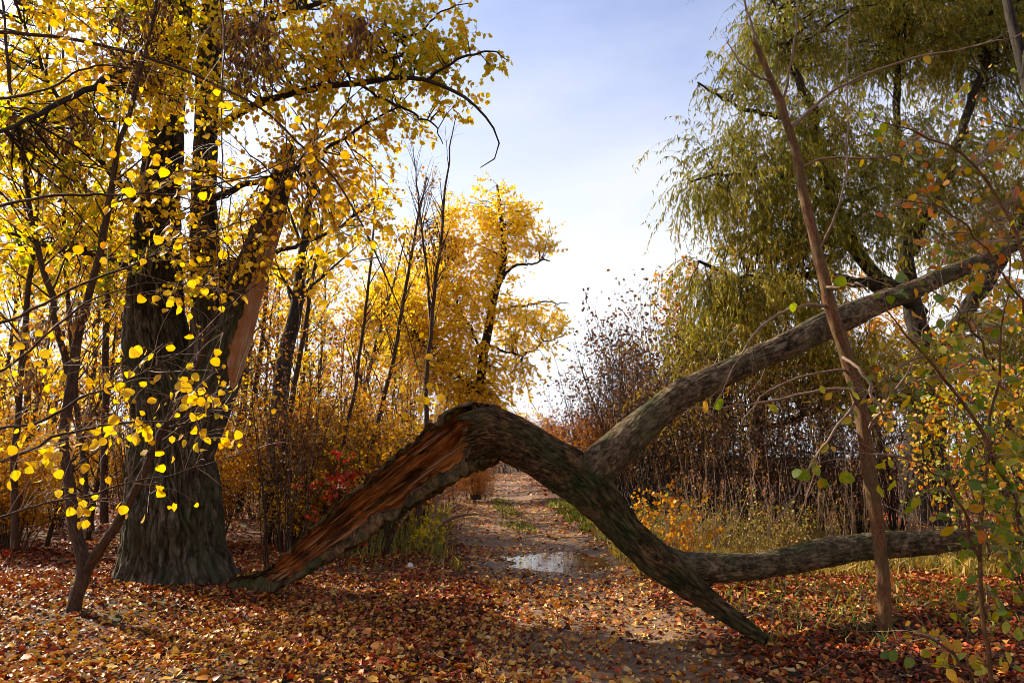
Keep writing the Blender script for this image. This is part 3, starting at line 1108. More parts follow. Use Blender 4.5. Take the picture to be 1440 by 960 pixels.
# bark shell: from the upper lip round the back to the lower lip, which stands proud of the wood
wb = 120
Vb, bb = [], []
a_top, a_low = R(2), R(-(360 - 232))
for j in range(wb):
    f = j / (wb - 1)
    ang = R(4) + f * R(-228)                  # cos -> S, sin -> N ; starts at the upper lip, round the back (N<0), ends at the lower lip
    cs, sn = np.cos(ang), np.sin(ang)
    u = cs * np.ones(n)
    h_ = sn * .72 * np.ones(n)
    if j >= wb - 9:                           # lip rolls over onto the wood
        k = (j - (wb - 9)) / 8
        u = u * (1 - k) + (low + .05) * k
        h_ = h_ * (1 - k) + (slab_n(low, L, t) + .14 - .22 * k) * k
    bx, by = hw * cs, hw * sn
    rid = 1 - np.abs(2 * fbm(bx * 13, by * 13, L * 5, 33, 2) - 1)
    dsp = 1 - np.clip((rid - .76) / .2, 0, 1) * .20 + (fbm(bx * 8, by * 8, L * 6, 37, 4) - .5) * .50
    if j == 0:
        u, h_, dsp = upj + .0, slab_n(upj, L, t) - .02, np.ones(n)
    elif j < 4:
        u = u * .5 + (upj + .03) * .5
    Vb.append(P + hw[:, None] * ((u * dsp)[:, None] * S + (h_ * dsp)[:, None] * Nn))
    bb.append(np.stack([bx, by, L], -1))
Vb, bb = np.stack(Vb, 1), np.stack(bb, 1)
ix = np.arange(n * wb).reshape(n, wb)
q = np.stack([ix[:-1, :-1], ix[1:, :-1], ix[1:, 1:], ix[:-1, 1:]], -1).reshape(-1, 4)
part("bark", MB().add(Vb.reshape(-1, 3), q, None, bb.reshape(-1, 3)), M['bark_fallen'], fallen, label="dark bark rim below the bare wood")

P, r = limb([(668, 612, 7.32, 34), (688, 609, 7.28, 38), (712, 614, 7.24, 34), (735, 625, 7.2, 32), (770, 645, 7.1, 31), (808, 668, 7.0, 33), (842, 700, 6.9, 29), (874, 740, 6.8, 24), (910, 776, 6.7, 23),
             (950, 806, 6.55, 20), (990, 838, 6.45, 14.5), (1030, 868, 6.3, 11), (1056, 886, 6.22, 9), (1078, 900, 6.12, 6)], 250)
part("trunk", bark_tube(P, r, 190, .042, 12, .30, 21, jag=.20, ncol=20, brk=5.0, warp=1.2), M['bark_fallen'], fallen)
for k in range(16):
    a0 = at(655 + gs.uniform(0, 45), 572 + gs.uniform(-2, 22), 7.25 + gs.uniform(-.15, .2))
    d0 = norm(np.array([gs.normal(-.7, .35), gs.normal(0, .25), gs.normal(.35, .3)]))
    ln0 = gs.uniform(.06, .2)
    Ps = a0[None] + np.linspace(-.06, ln0, 5)[:, None] * d0[None] + gs.normal(0, .006, (5, 3))
    V, Qd, bk = tubes(Ps[None], np.array([[.024, .022, .016, .009, .001]]) * gs.uniform(.5, 1.1), 5)
    part("splinter", MB().add(V, Qd, None, bk), M['wood' if k % 3 else 'bark_fallen'], fallen, smooth=False)
P, r = limb([(818, 684, 6.98, 22), (842, 655, 6.98, 27), (880, 617, 7.0, 23.5), (920, 582, 7.05, 21), (962, 552, 7.1, 20), (1030, 519, 7.3, 18), (1100, 488, 7.5, 18), (1150, 463, 7.7, 18), (1210, 436, 7.9, 17),
             (1290, 405, 8.2, 13.5), (1370, 370, 8.5, 11), (1450, 335, 8.8, 8), (1540, 300, 9.1, 7)], 190, .03, 7)
la_o = part("limb", bark_tube(P, r, 110, .018, 14, .4, 25, ncol=13, brk=5.0, warp=1.2), M['bark_limb'], fallen, label="long grey-brown limb slanting up through the leaves")
LIMB_A = P
P, r = limb([(915, 780, 6.68, 18), (955, 795, 6.66, 20), (990, 797, 6.7, 20), (1050, 797, 6.9, 18), (1120, 786, 7.15, 18), (1180, 773, 7.4, 18.5), (1250, 765, 7.7, 17), (1310, 762, 7.95, 16), (1350, 758, 8.1, 14), (1372, 757, 8.2, 10)], 130, .02, 9)
lb_o = part("limb", bark_tube(P, r, 110, .020, 14, .4, 27, cap=True, ncol=13, brk=5.0, warp=1.2), M['bark_limb'], fallen, label="low limb lying out level above the leaf litter")
LIMB_B = P
# dead twigs standing off the limbs
g = np.random.default_rng(77)
st = np.concatenate([LIMB_A[40:150:9], LIMB_B[50:120:22]])
nA = len(LIMB_A[40:150:9])
di = norm(g.normal(0, 1, (len(st), 3)) + np.array([.3, -.3, .6]))
Pt, Rt = grow(st, di, g.uniform(.25, .8, len(st)), np.full(len(st), .008), np.full(len(st), .002), 6, .1, .15, g)
for i in range(len(st)):
    V, Qd, bk = tubes(Pt[i:i + 1], Rt[i:i + 1], 5)
    part("twig", MB().add(V, Qd, None, bk), M['twig'], la_o if i < nA else lb_o)

# ---- rest of the scene is added below
LEAF4S = (LEAF4[0] * np.array([.75, 1, 1]), LEAF4[1])
# ================================================================== GENERIC GROWTH
def crown_from(P1, R1, rng, mats, n2=5, l2=.42, nleaf=7, lsize=.06, tmpl=LEAF4, tone=None, droop=.6, twr=.005, t0=.3, extra=3):
    """twigs on the given branches, and leaves on both -> (MB branchwork, MB leaves)"""
    st, di, ln, rr = spawn(P1, R1, n2, t0, 1.0, 48, l2, .4, .6, rng, .12)
    P2, R2 = grow(st, di, ln, np.minimum(rr, twr), np.full(len(st), twr * .25), 4, .2, .14, rng)
    tw, lf = MB(), MB()
    V, Qd, bk = tubes(P1, R1, 4); tw.add(V, Qd, None, bk)
    V, Qd, bk = tubes(P2, R2, 3); tw.add(V, Qd, None, bk)
    if nleaf:
        p, T = sample_on(P2, nleaf, .15, 1.05, rng)
        leaves_on(lf, p, T, lsize, .3, rng, tmpl, droop, .9, tone)
        if extra:
            p, T = sample_on(P1, extra, .4, 1.0, rng)
            leaves_on(lf, p, T, lsize, .3, rng, tmpl, droop, .9, tone)
    return tw, lf


def tone_n(mu, sd, patch=.6, f=.6, seed=1):
    def fn(pos, rng):
        t = fbm(pos[:, 0] * f + 31, pos[:, 1] * f, pos[:, 2] * f, seed, 2)
        return np.clip(rng.normal(mu, sd, len(pos)) + (t - .5) * patch, 0, 1)
    return fn


def put(o, x, y, s=1.0, rz=0.0, dz=-.05):
    o.location = (x, y, float(gz(x, y)) + dz)
    o.scale = (s, s, s)
    o.rotation_euler = (0, 0, rz)
    return o


def proto_tree(name, label, cat, group, seed, H, r0, lean, nb, t0, blen, up, n2, l2, nleaf, lsize, lmat, bmat, tone, tmpl=LEAF2, droop=.5):
    g = np.random.default_rng(seed)
    o = thing(name, (0, 0, 0), label, cat, group)
    di = np.array([[lean * g.normal(), lean * g.normal(), 1.0]])
    P, Rd = grow(np.zeros((1, 3)), di, np.array([H]), np.array([r0]), np.array([r0 * .12]), 16, 0, .045, g, .03)
    V, Qd, bk = tubes(P, Rd, 8)
    part("trunk", MB().add(V, Qd, None, bk), bmat, o)
    st, di, ln, rr = spawn(P, Rd, nb, t0, .98, 52, blen, .35, .45, g, up)
    P1, R1 = grow(st, di, ln, np.maximum(np.minimum(rr, .045), .008), np.full(len(st), .004), 7, -.05, .09, g, .02)
    tw, lf = crown_from(P1, R1, g, None, n2, l2, nleaf, lsize, tmpl, tone, droop, .008, .2)
    part("branchwork", tw, bmat, o, "stuff")
    if nleaf:
        part("crown", lf, lmat, o, "stuff")
    return o


def proto_shrub(name, label, cat, group, seed, H, ns, spread, r0, n2, l2, n3, l3, nleaf, lsize, lmat, bmat, tone, tmpl=LEAF2):
    g = np.random.default_rng(seed)
    o = thing(name, (0, 0, 0), label, cat, group)
    a = g.uniform(0, 2 * np.pi, ns)
    rad = g.uniform(0, .25 + .12 * spread, ns)
    st = np.stack([np.cos(a) * rad, np.sin(a) * rad, np.zeros(ns)], -1)
    di = np.stack([np.cos(a) * spread * g.uniform(.1, 1, ns), np.sin(a) * spread * g.uniform(.1, 1, ns), np.ones(ns)], -1)
    P0, R0 = grow(st, di, H * g.uniform(.6, 1.1, ns), r0 * g.uniform(.6, 1.2, ns), np.full(ns, r0 * .2), 9, -.02, .06, g, .04)
    V, Qd, bk = tubes(P0, R0, 5)
    tw = MB().add(V, Qd, None, bk)
    part("stems", tw, bmat, o, "stuff")
    st, di, ln, rr = spawn(P0, R0, n2, .15, .98, 36, l2, .4, .55, g, .25)
    P1, R1 = grow(st, di, ln, rr, rr * .3, 6, -.02, .09, g, .05)
    tw, lf = crown_from(P1, R1, g, None, n3, l3, nleaf, lsize, tmpl, tone, .4, .004, .15, 2 if nleaf else 0)
    part("branchwork", tw, bmat, o, "stuff")
    if nleaf:
        part("foliage", lf, lmat, o, "stuff")
    return o


def scatter(protos, spots):
    """each spot (x, y, scale, turn); the first uses move the prototypes themselves"""
    used = set()
    out = []
    for i, (x, y, s, a) in enumerate(spots):
        k = i % len(protos)
        o = protos[k] if k not in used else copy_tree(protos[k])
        used.add(k)
        out.append((o, x, y, s, a))
    for o, x, y, s, a in out:
        put(o, x, y, s, a)
    return [q[0] for q in out]


def place_labels(objs, start, where_far=18.0):
    """what each one stands near, so that its label points to it"""
    for o in objs:
        x, y = o.location.x, o.location.y
        px = x / (y * 1.02) * FPX + 720
        if px < 130:
            w = "beyond the forked sapling"
        elif px < 310:
            w = "straight behind the massive poplar"
        elif px < 470:
            w = "about the broken-topped tree"
        elif px < 800:
            w = "towards the golden-crowned poplar"
        elif px < 1000:
            w = "between the track and the willow"
        else:
            w = "around the willow's foot"
        d = "at the wood's edge" if y < where_far else ("further in" if y < where_far * 1.8 else "deep behind the rest")
        o["label"] = start + " " + w + ", " + d


def ux(px, Y):
    return (px - 720.0) / FPX * Y * 1.02


# ================================================================== GOLDEN TREE BEYOND THE ARCH
def skel_tree(name, label, cat, base, limbs, ells, nt, seed, bmat, lmat, tone, n2, l2, nleaf, lsize, tmpl, nseg=10, rmax=.05, droop=.5, trunk_n=1, sag=.08):
    g = np.random.default_rng(seed)
    o = thing(name, base, label, cat)
    sk, skr = [], []
    for i, lb in enumerate(limbs):
        P, r = limb([(a_, b_, c_, d_ * (.8 if i < trunk_n else .5)) for a_, b_, c_, d_ in lb], 30, .25 if i >= trunk_n else .1, seed + i)
        V, Qd, bk = tubes(P[None], r[None], nseg)
        part("trunk" if i < trunk_n else "branch", MB().add(V, Qd, None, bk), bmat, o)
        k = 12 if i < trunk_n else 4
        sk.append(P[k:]); skr.append(r[k:])
    SK, SKR = np.concatenate(sk), np.concatenate(skr)
    Tg, kk = in_ellipsoids(ells, nt, g)
    P1, R1 = reach(SK, SKR, Tg, g, 7, sag, rmax)
    tw, lf = crown_from(P1, R1, g, None, n2, l2, nleaf, lsize, tmpl, tone, droop, .010, .35, 3)
    part("branchwork", tw, bmat, o, "stuff")
    part("crown", lf, lmat, o, "stuff")
    return o


GY = 27.0
skel_tree("poplar_tree", "tall golden-crowned poplar beyond the arch, against the open sky", "tree", (ux(668, GY), GY, 0),
          [[(668, 705, GY, 10), (672, 600, GY, 9), (680, 500, GY, 8), (695, 420, GY, 7), (708, 370, GY, 6), (705, 310, GY, 4), (700, 260, GY, 2)],
           [(704, 395, GY, 5), (722, 375, GY, 4), (745, 370, GY, 3), (770, 365, GY - .5, 2)],
           [(690, 440, GY, 4), (735, 430, GY, 3), (770, 425, GY, 2), (800, 428, GY, 1)],
           [(680, 500, GY, 4), (640, 420, GY, 3), (610, 350, GY, 2), (600, 310, GY, 1.4)],
           [(682, 480, GY, 4), (730, 500, GY, 3), (770, 480, GY, 2), (800, 470, GY, 1)],
           [(675, 560, GY, 4), (620, 500, GY, 3), (570, 450, GY, 2), (550, 420, GY, 1)]],
          [(690, 320, GY, (1.9, 1.9, 1.9)), (745, 320, GY, (1.2, 1.2, 1.1)), (655, 400, GY, (2.2, 2.0, 1.8)), (735, 460, GY, (1.7, 1.6, 1.2)), (600, 480, GY, (2.2, 2.0, 2.0)), (660, 540, GY, (2.3, 2, 1.8)), (765, 350, GY, (.7, .7, .5)), (765, 450, GY, (.9, .9, .8), .5), (560, 420, GY + 1, (1.8, 2, 2.0)), (700, 600, GY + 1, (2.0, 1.5, .9), .7), (620, 340, GY, (1.3, 1.2, 1.2)), (600, 420, GY - 1, (1.8, 1.2, 1.6)), (700, 500, GY - 1.5, (2.2, .8, 2.2), .7), (520, 470, GY + 2, (2.0, 2, 2.0), .7), (640, 300, GY, (1.2, 1.2, .8))],
          1250, 201, M['bark_dark'], M['gold'], tone_n(.6, .2, .5, .4, 3), 5, .8, 7, .115, LEAF2, 8, .05)

# ================================================================== WILLOW
WY = 16.5
g = np.random.default_rng(301)
willow = thing("willow_tree", (ux(1300, WY), WY, 0), "large weeping willow with olive-green drooping foliage and a dark trunk", "tree")
WL = [[(1296, 745, WY, 34), (1298, 700, WY, 28), (1300, 640, WY, 25), (1306, 570, WY, 23), (1300, 500, WY, 18), (1284, 430, WY, 13), (1272, 330, WY, 9), (1262, 200, WY, 6.5), (1266, 60, WY, 4.5), (1280, -80, WY, 3)],
      [(1290, 440, WY, 12), (1245, 395, WY - .3, 10), (1200, 350, WY - .6, 9), (1165, 260, WY - .8, 8), (1140, 170, WY - 1, 7), (1115, 90, WY - 1, 5), (1090, 0, WY - 1, 3), (1075, -60, WY - 1, 2)],
      [(1303, 540, WY, 13), (1350, 450, WY, 11), (1410, 360, WY, 9), (1470, 260, WY, 6), (1520, 160, WY, 3)],
      [(1280, 420, WY, 9), (1190, 388, WY - .6, 7), (1100, 386, WY - 1, 5.5), (1040, 390, WY - 1.2, 4), (985, 372, WY - 1.4, 2)],
      [(1150, 205, WY - .9, 5), (1095, 170, WY - 1, 4), (1040, 150, WY - 1, 2.5), (985, 120, WY - 1, 1.4)],
      [(1275, 360, WY, 10), (1320, 270, WY, 8), (1365, 150, WY, 6), (1390, 20, WY, 4), (1400, -80, WY, 2)],
      [(1310, 720, WY, 16), (1345, 672, WY - .5, 13), (1400, 625, WY - 1, 10), (1460, 570, WY - 1.4, 7), (1530, 500, WY - 1.6, 4)],
      [(1296, 560, WY, 8), (1200, 560, WY - .6, 6), (1100, 590, WY - 1, 4), (1020, 600, WY - 1.2, 2)],
      [(1180, 300, WY - .7, 6), (1110, 250, WY - 1.2, 4), (1040, 245, WY - 1.5, 3), (965, 255, WY - 1.7, 1.5)]]
sk, skr = [], []
for i, lb in enumerate(WL):
    P, r = limb(lb, 34, .12 if i == 0 else .3, 310 + i)
    if i == 0:
        part("trunk", bark_tube(P, r, 44, .05, 7, .16, 311), M['bark_dark'], willow)
    else:
        V, Qd, bk = tubes(P[None], r[None], 8)
        part("branch", MB().add(V, Qd, None, bk), M['bark_dark'], willow)
    sk.append(P[10 if i == 0 else 4:]); skr.append(r[10 if i == 0 else 4:])
SK, SKR = np.concatenate(sk), np.concatenate(skr)
WE = [(1210, 20, 16, (3.0, 2.2, 1.7)), (1360, 30, 17, (2.4, 2.4, 2.0)), (1085, 50, 15.6, (1.0, 1.2, 1.2)), (1030, 130, 15.5, (1.0, .8, .45), 1.2), (1060, 270, 15.3, (1.8, 1.6, .9), 1.5), (975, 265, 15, (.6, .7, .4), 2.5),
      (1180, 300, 15.4, (2.0, 1.6, 1.3)), (1360, 300, 17, (2.2, 2.2, 1.9), .7), (1080, 420, 15, (1.9, 1.5, .8), 1.3), (985, 390, 14.8, (.75, .8, .5), 2.0), (1200, 520, 15, (2.0, 1.4, 1.0), .7), (1430, 480, 16, (2.0, 2, 1.5), .6), (1010, 480, 14.6, (1.3, 1.2, .9), 2.2), (1110, 190, 15.4, (1.6, 1.2, 1.0), 1.6), (1060, 90, 15.4, (.9, .9, .9), 1.4), (1130, 480, 15, (1.8, 1.4, 1.2), 1.0), (1280, 520, 15.5, (1.5, 1.2, 1.1), .8), (1290, 230, 16, (1.4, 1.2, 1.4), 1.2), (1200, 200, 15.6, (1.3, 1, 1.2), 1.0), (1110, 330, 15.2, (1.6, 1.2, 1.1), 1.0), (1010, 210, 15.2, (.9, .9, .8), .9), (1480, 150, 16.5, (2, 2, 2.4), .6), (985, 590, 14.2, (1.1, .8, .35), 1.5)]
Tg, kk = in_ellipsoids(WE, 2350, g)
P1, R1 = reach(SK, SKR, Tg, g, 7, .18, .03, .5)
st, di, ln, rr = spawn(P1, R1, 4, .4, 1.0, 45, .95, .5, .6, g)
P2, R2 = grow(st, di + np.array([0, 0, -.1]), ln * g.uniform(.8, 2.3, len(ln)), np.minimum(rr, .006), np.full(len(st), .0015), 5, .75, .12, g)
mb = MB()
V, Qd, bk = tubes(P1, R1, 3); mb.add(V, Qd, None, bk)
V, Qd, bk = tubes(P2, R2, 3); mb.add(V, Qd, None, bk)
part("branchwork", mb, M['bark_dark'], willow, "stuff")


def willow_tone(pos, rng):
    n = len(pos)
    t = fbm(pos[:, 0] * .5, pos[:, 1] * .5, pos[:, 2] * .5, 91, 3)
    low_ = np.clip((7.0 - pos[:, 2]) / 5.0, 0, 1) * np.clip((10.0 - pos[:, 0]) / 5, 0, 1)
    return np.clip(rng.normal(.44, .18, n) + (t - .5) * .7 + .34 * low_ - .16 * np.clip((pos[:, 2] - 8) / 3, 0, 1), 0, 1)


mb = MB()
p, T = sample_on(P2, 28, .05, 1.08, g)
leaves_on(mb, p, T, .125, .35, g, LEAFW, .9, .75, willow_tone)
p, T = sample_on(P1, 10, .55, 1.0, g)
leaves_on(mb, p, T, .12, .35, g, LEAFW, .8, .8, willow_tone)
part("crown", mb, M['willow'], willow, "stuff")

# ================================================================== WOODS ON THE LEFT
GW = "golden trees of the wood behind the massive poplar"
LW = "slim golden-leaved tree in the wood behind the massive poplar"
tA = [proto_tree("woodland_tree", LW, "tree", GW, 401 + i, 9.5 + i * .8, .09 + .02 * i, .06, 38, .14, 2.4, .25, 7, .8, 9, .105, M['gold'], M['bark_thin'], tone_n(.5, .22, .7, .5, 5 + i)) for i in range(3)]
GO = "orange-leaved trees of the wood behind the massive poplar"
LO = "thin orange-brown tree in the wood behind the massive poplar"
tB = [proto_tree("woodland_tree", LO, "tree", GO, 421 + i, 7.0 + i, .06, .08, 30, .10, 1.8, .3, 7, .6, 7, .085, M['orange'], M['bark_thin'], tone_n(.55, .2, .7, .5, 15 + i)) for i in range(2)]
g = np.random.default_rng(55)
spots = []
for px, Y, s in [(40, 17, 1.), (120, 20, 1.05), (185, 16, .8), (60, 24, 1.15), (330, 19, .9), (365, 26, 1.1), (430, 22, .95), (470, 30, 1.15), (520, 24, .85), (555, 33, 1.05), (-10, 32, 1.3), (150, 34, 1.3), (270, 32, 1.25), (400, 40, 1.35),
                 (505, 44, 1.25), (590, 42, .9), (-140, 26, 1.1), (620, 50, .9), (80, 45, 1.5), (330, 48, 1.5), (450, 60, 1.6), (200, 60, 1.7), (580, 70, 1.3), (650, 80, 1.2)]:
    spots.append((ux(px, Y), Y + g.normal(0, .5), s * g.uniform(.92, 1.08), g.uniform(0, 6.28)))
place_labels(scatter(tA, spots), 'slim golden-leaved tree')
spots = []
for px, Y, s in [(20, 13, .8), (95, 12.5, .7), (175, 14, .85), (345, 14.5, .75), (385, 17, .9), (450, 15, .7), (500, 18, .75), (540, 20, .7), (590, 24, .7), (300, 22, 1.0), (250, 25, 1.0), (630, 34, .7)]:
    spots.append((ux(px, Y), Y + g.normal(0, .4), s * g.uniform(.92, 1.08), g.uniform(0, 6.28)))
place_labels(scatter(tB, spots), 'thin orange-brown tree')

GU = "undergrowth shrubs of the wood behind the fallen trunk"
sA = [proto_shrub("woodland_shrub", "twiggy knee-to-head-high shrub with small orange leaves in the wood's undergrowth", "shrub", GU, 441 + i, 2.4, 16, .45, .012, 8, .8, 5, .35, 7, .05, M['orange'], M['bark_thin'], tone_n(.66, .2, .6, .7, 25 + i)) for i in range(3)]
spots = []
for i in range(84):
    Y = 11 + 34 * g.uniform(0, 1) ** 1.3
    px = g.uniform(-80, 640 - max(0, 16 - Y) * 10)
    if px > 600 - (Y < 20) * 40 and Y < 26:
        px -= 60
    spots.append((ux(px, Y), Y, g.uniform(.6, 1.15), g.uniform(0, 6.28)))
place_labels(scatter(sA, spots), 'twiggy orange undergrowth shrub')

# ================================================================== THICKETS ON THE RIGHT OF THE TRACK
GT = "bare thicket bushes beside the track, in front of the willow"
sB = [proto_shrub("thicket_bush", "nearly bare brown thicket bush between the track and the willow", "shrub", GT, 461 + i, 3.6, 22, .38, .016, 7, 1.2, 5, .5, 2, .06, M['brown'], M['bark_dark'], tone_n(.5, .2, .3)) for i in range(3)]
spots = [(ux(px, Y), Y, s, g.uniform(0, 6.28)) for px, Y, s in [(905, 15, 1.2), (960, 14, 1.1), (1010, 13, .9), (870, 19, 1.25), (930, 18, 1.6), (985, 17, 1.4), (845, 25, 1.5), (890, 24, 1.9), (1060, 13.2, .8), (1120, 13.5, .8), (1180, 13, .75), (1100, 15, 1.0), (1230, 14.5, .8),
                                                              (1040, 16, 1.3), (830, 34, 1.5), (940, 27, 2.0), (1390, 13, .9), (1450, 12, 1.0), (1160, 20, 1.2), (1380, 19, 1.3), (1240, 21, 1.3)]]
place_labels(scatter(sB, spots), 'nearly bare thicket bush')
GH = "russet hedge bushes along the far side of the track"
sC = [proto_shrub("hedge_bush", "dense russet bush bordering the track beyond the arch", "shrub", GH, 481 + i, 2.6, 20, .7, .012, 7, .9, 5, .4, 4, .06, M['orange'], M['bark_dark'], tone_n(.18, .14, .5, .5, 33)) for i in range(2)]
spots = [(ux(px, Y), Y, s, g.uniform(0, 6.28)) for px, Y, s in [(838, 21, .95), (815, 27, 1.15), (800, 35, 1.3), (785, 46, 1.5), (860, 30, 1.4), (768, 60, 1.5), (890, 20, 1.0), (740, 75, 1.7), (700, 78, 1.7), (665, 70, 1.5), (640, 56, 1.3), (655, 40, .7), (620, 34, .8), (930, 22, 1.1), (610, 22, .5), (590, 16.5, .45), (715, 62, 1.3), (662, 25.5, .55), (674, 24.6, .5), (686, 26, .4), (640, 23, .5), (676, 30, .6), (690, 58, 1.2), (675, 52, .9), (745, 66, 1.4), (730, 90, 2), (705, 66, 2.0), (728, 70, 2.0), (752, 72, 2.0), (680, 64, 1.8), (775, 76, 1.9), (770, 95, 2), (690, 95, 2.2)]]
scatter(sC, spots)

GM = "mixed green and orange shrubs beside the leaning sapling"
sM = [proto_shrub("leafy_bush", "loose bush of green, yellow and orange leaves behind the leaning sapling", "shrub", GM, 491 + i, 2.8, 12, .55, .012, 6, .9, 4, .35, 3, .06, M['shrub'], M['bark_thin'], tone_n(.58, .25, .6, .8, 51), LEAF4) for i in range(2)]
scatter(sM, [(ux(px, Y), Y, s, g.uniform(0, 6.28)) for px, Y, s in [(1430, 7.6, .8), (1310, 10.5, 1.1), (1390, 10.5, 1.15), (1470, 6.2, .8), (1470, 9, 1.3), (1410, 13.5, 1.4)]])

sD = [proto_shrub("bare_shrub", "bare thin-stemmed shrub", "shrub", "leafless shrubs of the undergrowth", 495 + i, 3.2, 13, .32, .011, 6, 1.0, 4, .4, 1, .05, M['brown'], M['bark_thin'], tone_n(.6, .2)) for i in range(2)]
spots = []
for i in range(26):
    Y = g.uniform(9.8, 17)
    px = g.uniform(-40, 600 - max(0, 14 - Y) * 12)
    spots.append((ux(px, Y), Y, g.uniform(.7, 1.25), g.uniform(0, 6.28)))
place_labels(scatter(sD, spots), 'leafless thin-stemmed shrub', 13.0)
sE = [proto_shrub("bare_shrub", "pale leafless shrub", "shrub", "pale leafless stems on the verge below the willow", 498, 1.7, 6, .28, .009, 4, .5, 2, .2, 1, .028, M['orange'], M['twig'], tone_n(.5, .2))]
place_labels(scatter(sE, [(ux(px, Y), Y, s, g.uniform(0, 6.28)) for px, Y, s in [(930, 11.5, .9), (985, 11, 1.0), (1020, 12, 1.1), (1060, 11.2, 1.2), (1105, 11.8, 1.1), (1150, 10.8, 1.0), (1180, 11.6, 1.2), (1260, 11, 1.0), (960, 12.4, 1.1)]]), 'pale reddish leafless shrub', 11.4)
GB = "unseen golden trees added around the camera to block sky light"
spots = [(-5.5, -3, 1.2, 1), (-2.5, -6, 1.3, 2), (2.5, -5, 1.25, 3), (6, -2.5, 1.2, 4), (9.5, 1, 1.2, 5), (-9, -1, 1.2, 0), (0, -10, 1.5, 1), (-7, -9, 1.5, 2), (7, -9, 1.5, 3), (12, -4, 1.5, 4), (-13, -6, 1.5, 5), (12.5, 5, 1.3, 0), (4, -14, 1.7, 1), (-4, -15, 1.7, 2)]
for i, (x, y, s, a) in enumerate(spots):  # unseen trees behind and beside the camera, added to lower the ambient sky light
    o = put(copy_tree(tA[i % 3]), x, y, s, a)
    tag(o, "golden-leaved tree added out of view to block sky light", None, GB)

# far tree line closing the view on both sides
GF = "far trees along the end of the woods"
tF = [proto_tree("distant_tree", "distant yellowing tree standing far off at the end of the woods", "tree", GF, 501 + i, 11, .16, .05, 38, .1, 3.0, .2, 6, 1.0, 7, .19, M['orange'], M['bark_dark'], tone_n(.6, .2, .6, .3, 40)) for i in range(2)]
spots = []
for i, px in enumerate([-250, -120, 0, 110, 220, 340, 460, 570, 900, 980, 1060, 1140, 1220, 1310, 1400, 1500, 1620]):
    Y = g.uniform(62, 85) if px < 600 else g.uniform(38, 60)
    spots.append((ux(px, Y), Y, g.uniform(1.0, 1.4) if px != 900 else .6, g.uniform(0, 6.28)))
scatter(tF, spots)

# ================================================================== SAPLINGS DRAWN FROM THE PHOTOGRAPH
def sapling(name, label, cat, stems, seed, bark, n1=16, blen=.9, n2=4, l2=.35, nleaf=2, lsize=.05, lmat=None, tone=None, up=.25, t0=.25, twigmat=None, tmpl=LEAF4, wob=.05, n=60, nseg=10, rfac=.5, bmax=.012, ang=48, hwf=.75, rough=False):
    g = np.random.default_rng(seed)
    p0 = at(*stems[0][0][:3])
    o = thing(name, (p0[0], p0[1], 0), label, cat)
    Ps, Rs = [], []
    for i, s in enumerate(stems):
        P, r = limb([(a_, b_, c_, d_ * hwf) for a_, b_, c_, d_ in s], n, wob, seed + i)
        V, Qd, bk = tubes(P[None], r[None], nseg)
        part("stem", bark_tube(P, r, 40, .007, 26, .35, seed + i) if rough else MB().add(V, Qd, None, bk), bark, o)
        Ps.append(P); Rs.append(r)
    if n1:
        Ps_, Rs_ = np.stack(Ps), np.stack(Rs)
        st, di, ln, rr = spawn(Ps_, Rs_, n1, t0, .97, ang, blen, .45, rfac, g, up)
        P1, R1 = grow(st, di, ln, np.minimum(rr, bmax), np.full(len(st), .002), 8, 0, .08, g, .02)
        tw, lf = crown_from(P1, R1, g, None, n2, l2, nleaf, lsize, tmpl, tone, .6, .003, .25, 1 if nleaf else 0)
        part("branchwork", tw, twigmat or bark, o, "stuff")
        if nleaf:
            part("foliage", lf, lmat, o, "stuff")
    return o, Ps, Rs


def gY(px, py):
    return gnd(px, py)[1]


# forked sapling in front of the poplar
YF = gY(105, 866)
forked, FP, FR = sapling("forked_sapling", "dark crooked sapling forking low, in front of the massive poplar", "sapling",
    [[(103, 880, YF, 13), (108, 840, YF, 12), (118, 800, YF, 12), (108, 745, YF, 10), (97, 690, YF, 9.5), (92, 620, YF, 9), (100, 540, YF, 9), (112, 470, YF, 8), (135, 380, YF - .2, 7), (155, 290, YF - .3, 6), (170, 200, YF - .4, 5), (200, 90, YF - .5, 4), (225, -20, YF - .5, 3)],
     [(116, 810, YF, 9), (135, 780, YF - .1, 9), (165, 735, YF - .2, 8), (195, 680, YF - .3, 7), (232, 600, YF - .4, 6), (262, 540, YF - .5, 5), (300, 455, YF - .7, 4), (340, 360, YF - .9, 3.4), (390, 270, YF - 1, 2.6), (460, 180, YF - 1.1, 1.8), (520, 110, YF - 1.2, 1)],
     [(99, 545, YF, 7), (85, 480, YF, 6), (68, 400, YF - .1, 5.5), (45, 310, YF - .2, 5), (30, 200, YF - .2, 4), (10, 80, YF - .3, 3), (0, -30, YF - .3, 2)]],
    511, M['bark_thin'], 20, .95, 4, .35, 1, .055, M['yellow'], tone_n(.5, .25), .15, .2, rough=True, n=120)

